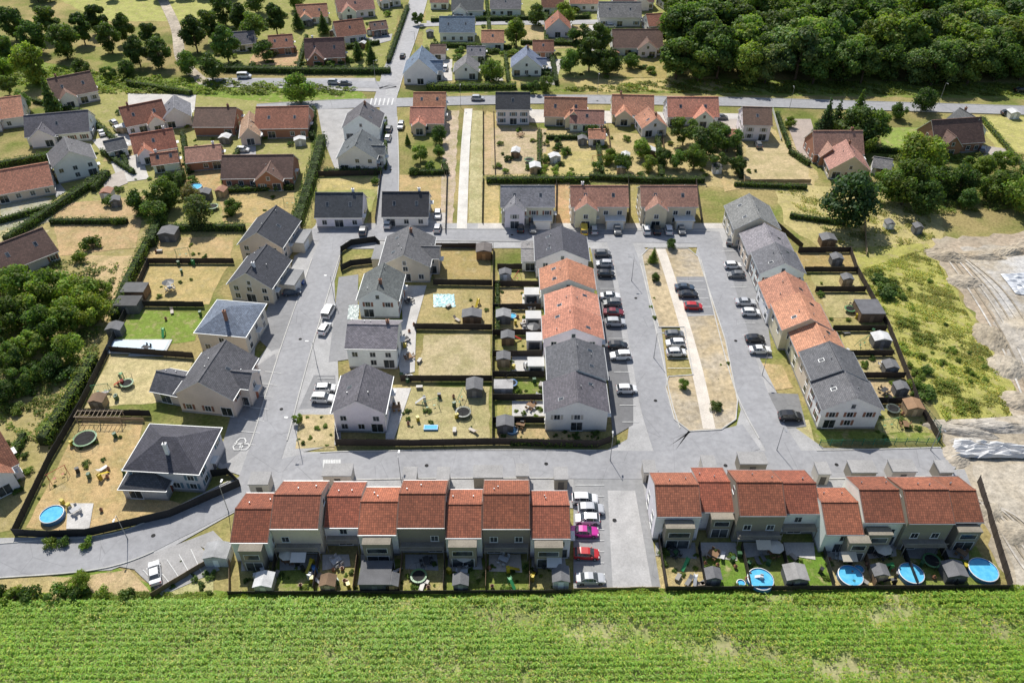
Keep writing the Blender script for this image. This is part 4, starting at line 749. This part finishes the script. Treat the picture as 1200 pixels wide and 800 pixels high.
def car(u,v,hd,c,me=None):
    x,y=P(u,v); me=me or random.choice([hatch,hatch,suv,sedan]); o=bpy.data.objects.new('parked_van' if me is van else 'parked_car',me)
    a={'x':-math.pi/2,'X':math.pi/2,'y':0,'Y':math.pi}[hd] if isinstance(hd,str) else math.radians(hd)
    o.location=(x,y,.21); o.rotation_euler=(0,0,a+math.radians(U(-3,3))); link(o,None,c)
for t in [(706,300,'x',CG),(708,312,'X',CS),(710,324,'x',CK),(715,350,'x',CW),(717,358,'X',CG),(719,369,'x',(.2,.02,.03)),(721,381,'x',CS),(724,408,'x',CK),(727,420,'X',CW),(734,459,'x',CW),
 (790,395,'x',CG),(791,405,'X',CW),(792,416,'x',CW),(802,340,'x',CN),(806,348,'x',CK),(812,362,'x',CR),(858,314,'x',CW),(862,325,'X',CG),(873,357,'x',CS),(879,369,'x',CW),(884,400,'x',CK),(890,413,'x',CW),(925,491,'x',CK,suv),(856,284,-20,CG),(870,288,-20,CW),
 (347,334,-80,CB),(343,345,-78,CN),(386,368,-8,CW,van),(381,388,-10,CW),(382,458,'x',CW),(379,470,'x',CW,suv),(426,273,'y',CG),(513,254,'Y',CW),(513,270,'y',CS),(610,270,'y',CK),(624,270,'Y',CG),(684,272,'y',CY,van),(696,272,'y',CS),(723,272,'Y',CG),(757,272,'y',CW),(769,272,'y',CK),(783,272,'y',CW),(798,272,'Y',CG),
 (685,588,'x',CW),(692,600,'x',CS),(688,611,'X',CW),(685,626,'x',CM),(687,652,'x',CR),(692,681,'x',CS,sedan),(183,674,25,CW),(287,92,'x',CW,van),(456,154,'y',CG),(455,164,'y',CW),(470,150,'Y',CS),(392,99,'x',CS),(405,100,'x',CG),(134,146,40,CS),(138,153,40,CW),(1150,178,-30,CG),(1165,186,-30,CW),(1196,108,'x',CK),(1180,135,'x',CK),(888,172,'y',CG),(955,172,20,CW),(698,45,'x',CG),(716,33,'x',CW),(560,118,'x',CS),(472,68,'y',CK),(455,265,'y',CW),(130,170,30,CK),(522,82,'y',CW),(572,84,'y',CG),(644,84,'y',CS),(765,30,'x',CW),(430,50,'x',CG),(285,178,'x',CW),(690,140,'x',CW),(845,140,'x',CG),(120,158,30,CW)]: car(*t)
# ---------------- garden things
def pool(u,v,r,hh=.9):
    x,y=P(u,v); e=empty('above_ground_pool',(x,y,.03)); m=MB(); n=28
    for i in range(n):
        a,b=2*math.pi*i/n,2*math.pi*(i+1)/n; q=lambda t,rr,z:(rr*math.cos(t),rr*math.sin(t),z)
        m.face([q(a,r,0),q(b,r,0),q(b,r,hh),q(a,r,hh)],0); m.face([q(a,r,hh),q(b,r,hh),q(b,r-.12,hh+.04),q(a,r-.12,hh+.04)],1); m.face([q(a,r-.12,hh+.04),q(b,r-.12,hh+.04),q(b,r-.14,hh-.2),q(a,r-.14,hh-.2)],0)
    m.obj('pool_wall',[PLASTIC,FRAME],e,(.06,.22,.5))
    m=MB(); m.face([((r-.13)*math.cos(2*math.pi*i/n),(r-.13)*math.sin(2*math.pi*i/n),hh-.12) for i in range(n)]); m.obj('water',[WATER],e)
    m=MB(); 
    for s in (-.25,.25): m.cyl((r+.02,s,0),(r-.1,s,hh+.5),.025,.025,6)
    for k in range(3): m.cyl((r,-.25,.3+k*.3),(r,.25,.3+k*.3),.02,.02,6)
    m.obj('ladder',[METAL],e)
for t in ((63,606,1.9),(890,682,2.0),(995,678,1.9),(1066,675,1.9),(1150,671,2.2),(1006,668,.8,.35),(600,505,1.1,.4),(868,684,.7,.3),(230,222,1.8),(600,372,1.0,.5)): pool(*t)
def tramp(u,v,r):
    x,y=P(u,v); e=empty('trampoline',(x,y,.03)); m=MB(); n=20; q=lambda i,rr,z:(rr*math.cos(2*math.pi*i/n),rr*math.sin(2*math.pi*i/n),z)
    for i in range(n): m.face([q(i,r,.85),q(i+1,r,.85),q(i+1,r-.3,.86),q(i,r-.3,.86)],1)
    m.face([q(i,r-.31,.82) for i in range(n)],0)
    for i in range(0,n,3): m.cyl(q(i,r+.03,0),q(i,r+.08,2.3),.022,.022,5,0)
    for i in range(n): m.cyl(q(i,r+.06,2.3),q(i+1,r+.06,2.3),.022,.022,4,0,False)
    m.obj('trampoline_frame',[RUB,PLASTIC,METAL],e,random.choice([(.1,.12,.1),(.05,.15,.35),(.1,.25,.1)]))
for t in ((101,517,2.1),(543,486,1.5),(1090,660,1.4),(491,678,1.3),(1045,482,1.3),(150,452,1.3),(600,452,1.1),(995,365,1.2),(250,245,1.5),(620,190,1.4)): tramp(*t)
def swing(u,v,rz):
    x,y=P(u,v); m=MB()
    for a in (-1.5,1.5):
        for b_ in (-.8,.8): m.cyl((a,b_,0),(a,0,2.1),.04,.04,6)
    m.cyl((-1.7,0,2.1),(1.7,0,2.1),.05,.05,6)
    for a in (-.7,.7):
        for s in (-.2,.2): m.cyl((a+s,0,2.1),(a+s,.05,.5),.012,.012,4)
        m.box((a-.24,-.1,.44),(a+.24,.12,.49),1)
    m.obj('swing_set',[WOOD,PLASTIC],None,random.choice([(.4,.28,.14),(.1,.3,.15),(.5,.1,.08)]),loc=(x,y,.05),rz=rz)
for t in ((505,478,.4),(70,560,.8),(120,460,.2),(540,470,1.3),(215,300,.3),(1040,500,.2),(605,330,1.2),(700,190,.3),(340,240,.1),(1010,405,.6)): swing(*t)
def table(u,v,par=None):
    x,y=P(u,v); e=empty('garden_table_set',(x,y,.13),U(0,3)); m=MB(); m.box((-.8,-.45,.7),(.8,.45,.75))
    for a in (-.7,.7):
        for b_ in (-.38,.38): m.box((a-.03,b_-.03,0),(a+.03,b_+.03,.7))
    for cx,cy,s in ((-.45,-.8,-1),(.45,-.8,-1),(-.45,.8,1),(.45,.8,1)):
        m.box((cx-.22,cy-.22,.42),(cx+.22,cy+.22,.46)); m.box((cx-.22,cy+s*.2,.46),(cx+.22,cy+s*.24,.95))
        for a in (-.2,.2):
            for b_ in (-.2,.2): m.box((cx+a-.015,cy+b_-.015,0),(cx+a+.015,cy+b_+.015,.42))
    m.obj('table_and_chairs',[WOOD],e,random.choice([(.5,.5,.5),(.06,.06,.06),(.25,.15,.08)]))
    if par:
        m=MB(); m.cyl((0,0,0),(0,0,2.4),.03,.03,6,1); n=8
        for i in range(n): m.face([(1.4*math.cos(2*math.pi*i/n),1.4*math.sin(2*math.pi*i/n),2.1),(1.4*math.cos(2*math.pi*(i+1)/n),1.4*math.sin(2*math.pi*(i+1)/n),2.1),(0,0,2.5)])
        m.obj('parasol',[PLASTIC,METAL],e,par)
PC=[(.5,.48,.42),(.1,.1,.1),None,None,None,None,None,None]
for u,v in [(475,400),(480,420),(465,480),(480,355),(622,478),(622,362),(625,392),(90,600),(172,410),(300,400),(340,658),(395,660),(500,660),(545,660),(590,658),(640,662),(790,650),(835,652),(905,650),(985,655),(1030,652),(1125,650),(1035,460),(1000,360),(1035,430),(200,340),(610,500),(610,160),(480,245),(1060,500)]:
    table(u,v,random.choice(PC))
def bits(u,v):
    x,y=P(u,v); m=MB(); t=random.choice(['bin','slide','planter','chest','lounger','planter','bin']); c=random.choice([(.5,.05,.04),(.6,.45,.03),(.05,.2,.5),(.05,.3,.1),(.6,.6,.6),(.6,.6,.6),(.03,.03,.03)])
    if t=='bin':
        m.box((-.25,-.3,.1),(.25,.3,1)); m.box((-.28,-.34,1.002),(.28,.34,1.08)); m.cyl((-.3,.28,.1),(.3,.28,.1),.1,.1,8); nm='wheelie_bin'; c=random.choice([(.03,.1,.04),(.03,.03,.03),(.5,.4,.03)])
    elif t=='slide':
        m.face([(-.25,0,1.2),(.25,0,1.2),(.25,-1.6,.15),(-.25,-1.6,.15)]); m.box((-.3,0,0),(-.24,.5,1.4)); m.box((.24,0,0),(.3,.5,1.4)); 
        for k in range(4): m.box((-.24,.45,.2+k*.28),(.24,.5,.25+k*.28))
        m.box((-.24,0,1.15),(.24,.45,1.2)); nm='garden_slide'
    elif t=='planter':
        m.cyl((0,0,0),(0,0,.5),.22,.32,10); m.cyl((0,0,.5),(0,0,.9),.3,.05,7); nm='plant_pot'; c=(.3,.14,.08)
    elif t=='chest': m.box((-.6,-.3,0),(.6,.3,.5)); m.box((-.63,-.33,.502),(.63,.33,.58)); nm='storage_chest'; c=(.3,.28,.25)
    else:
        m.box((-.32,-.9,.3),(.32,.4,.36)); m.face([(-.32,.4,.36),(.32,.4,.36),(.32,.95,.8),(-.32,.95,.8)])
        for a in (-.28,.28):
            for b_ in (-.8,.3): m.box((a-.03,b_-.03,0),(a+.03,b_+.03,.3))
        nm='sun_lounger'; c=random.choice([(.6,.6,.6),(.2,.2,.2),(.3,.25,.2)])
    m.obj(nm,[PLASTIC],None,c,loc=(x,y,.1),rz=U(0,6.28))
for n_,a,b,c_,d_ in ((40,285,665,662,692),(40,780,1150,650,686),(22,600,636,345,500),(12,470,495,380,500),(12,60,150,505,600),(6,105,150,440,470),(16,960,1060,350,505),(10,160,250,290,400),(7,490,570,460,510),(6,495,570,345,380)):
    for i in range(n_): bits(U(a,b),U(c_,d_))
x,y=P(158,414); e=empty('swimming_pool',(x,y,.05)); m=MB(); m.box((-6.4,-.2,0),(6.4,4.2,.25)); m.obj('pool_coping',[CONC],e,(.6,.6,.58)); m=MB(); m.box((-5.9,.3,.253),(5.9,3.7,.3)); m.obj('pool_cover',[PLASTIC],e,(.42,.56,.68))
x,y=P(505,502); m=MB(); m.box((-1.3,-.6,0),(1.3,.6,.35)); m.box((-1.15,-.45,.353),(1.15,.45,.36),1); m.obj('paddling_pool',[PLASTIC,WATER],None,(.08,.3,.6),loc=(x,y,.05))
def tarp(px,c,z0=.15,name='tarpaulin',am=.5):
    pts=[Vector(P(*q)) for q in px]; m=MB(); n=14; g_={}
    for i in range(n+1):
        for j in range(n+1):
            s,t=i/n,j/n; p=pts[0].lerp(pts[1],s).lerp(pts[3].lerp(pts[2],s),t); ed=min(s,1-s,t,1-t); g_[i,j]=(p.x+U(-.1,.1),p.y+U(-.15,.15),z0+(U(0,am) if ed>0 else U(0,.05)))
    for i in range(n):
        for j in range(n): m.face([g_[i,j],g_[i+1,j],g_[i+1,j+1],g_[i,j+1]])
    m.obj(name,[PLASTIC],None,c)
tarp([(508,360),(534,360),(532,345),(508,345)],(.4,.62,.62),.1,am=.15); tarp([(1112,538),(1230,538),(1230,526),(1118,516)],(.62,.62,.62),.4,am=.9); tarp([(1172,322),(1230,318),(1240,350),(1190,345)],(.55,.57,.6),.2); tarp([(407,375),(420,375),(421,358),(409,358)],(.36,.42,.4),.15,am=.1)
x,y=P(118,498); e=empty('pergola',(x,y,0)); m=MB()
for a in (-4,0,4):
    for b_ in (0,1.6): m.box((a-.06,b_-.06,0),(a+.06,b_+.06,2.1))
for k in range(11): m.box((-4.2+k*.82,-.2,2.2),(-4.12+k*.82,1.8,2.3))
for b_ in (0,1.6): m.box((-4.3,b_-.05,2.1),(4.3,b_+.05,2.197))
m.obj('timber_frame',[WOOD],e,(.35,.28,.2))
def lamp(u,v,hh=6.5,rz=0):
    x,y=P(u,v); e=empty('street_lamp',(x,y,.1),rz); m=MB(); m.cyl((0,0,0),(0,0,1),.09,.08,8); m.cyl((0,0,1),(0,0,hh),.065,.045,8); m.cyl((0,0,hh-.05),(.9,0,hh+.12),.035,.03,6); m.obj('pole',[METAL],e)
    m=MB(); m.box((.75,-.14,hh+.06),(1.35,.14,hh+.16)); m.box((.8,-.1,hh+.03),(1.3,.1,hh+.058),1); m.obj('lantern',[METAL,LAMPM],e)
for t in ((392,352,6.5,3.1),(372,430,6.5,3.1),(350,520,6.5,3.1),(268,600,6.5,1.5),(470,563,6,1.5),(715,540,6,1.5),(740,330,6.5,3),(766,420,6.5,0),(893,440,6.5,3.1),(650,270,5,-1.5),(910,528,6,-1.5),(1090,528,6,-1.5),(540,126,7,1.5),(925,128,7,1.5),(700,110,7,-1.5),(1100,122,7,-1.5),(150,632,6,-1.5),(440,95,7,0),(487,60,7,3.1)): lamp(*t)
# ---------------- light & camera
el=math.radians(50); az=math.radians(-20)
sv=Vector((math.sin(az)*math.cos(el),math.cos(az)*math.cos(el),math.sin(el)))
sl=bpy.data.lights.new('sun','SUN'); sl.energy=5; sl.angle=math.radians(.5); sl.color=(1,.96,.89)
so=bpy.data.objects.new('sun',sl); so.rotation_euler=(-sv).to_track_quat('-Z','Y').to_euler(); link(so)
W=bpy.data.worlds.new('World'); S.world=W; W.use_nodes=True; n=W.node_tree; sk=n.nodes.new('ShaderNodeTexSky'); sk.sky_type='NISHITA'; sk.sun_disc=False; sk.sun_elevation=el; sk.sun_rotation=az
n.links.new(sk.outputs[0],n.nodes['Background'].inputs[0]); n.nodes['Background'].inputs[1].default_value=.105
S.view_settings.view_transform='Standard'; S.view_settings.look='None'; S.view_settings.exposure=0
cd=bpy.data.cameras.new('camera'); cd.sensor_width=36; cd.lens=36*F/1200; cd.clip_start=1; cd.clip_end=8000
co=bpy.data.objects.new('camera',cd); co.location=(0,0,H); co.rotation_euler=(math.radians(90)-TH,0,0); link(co); S.camera=co
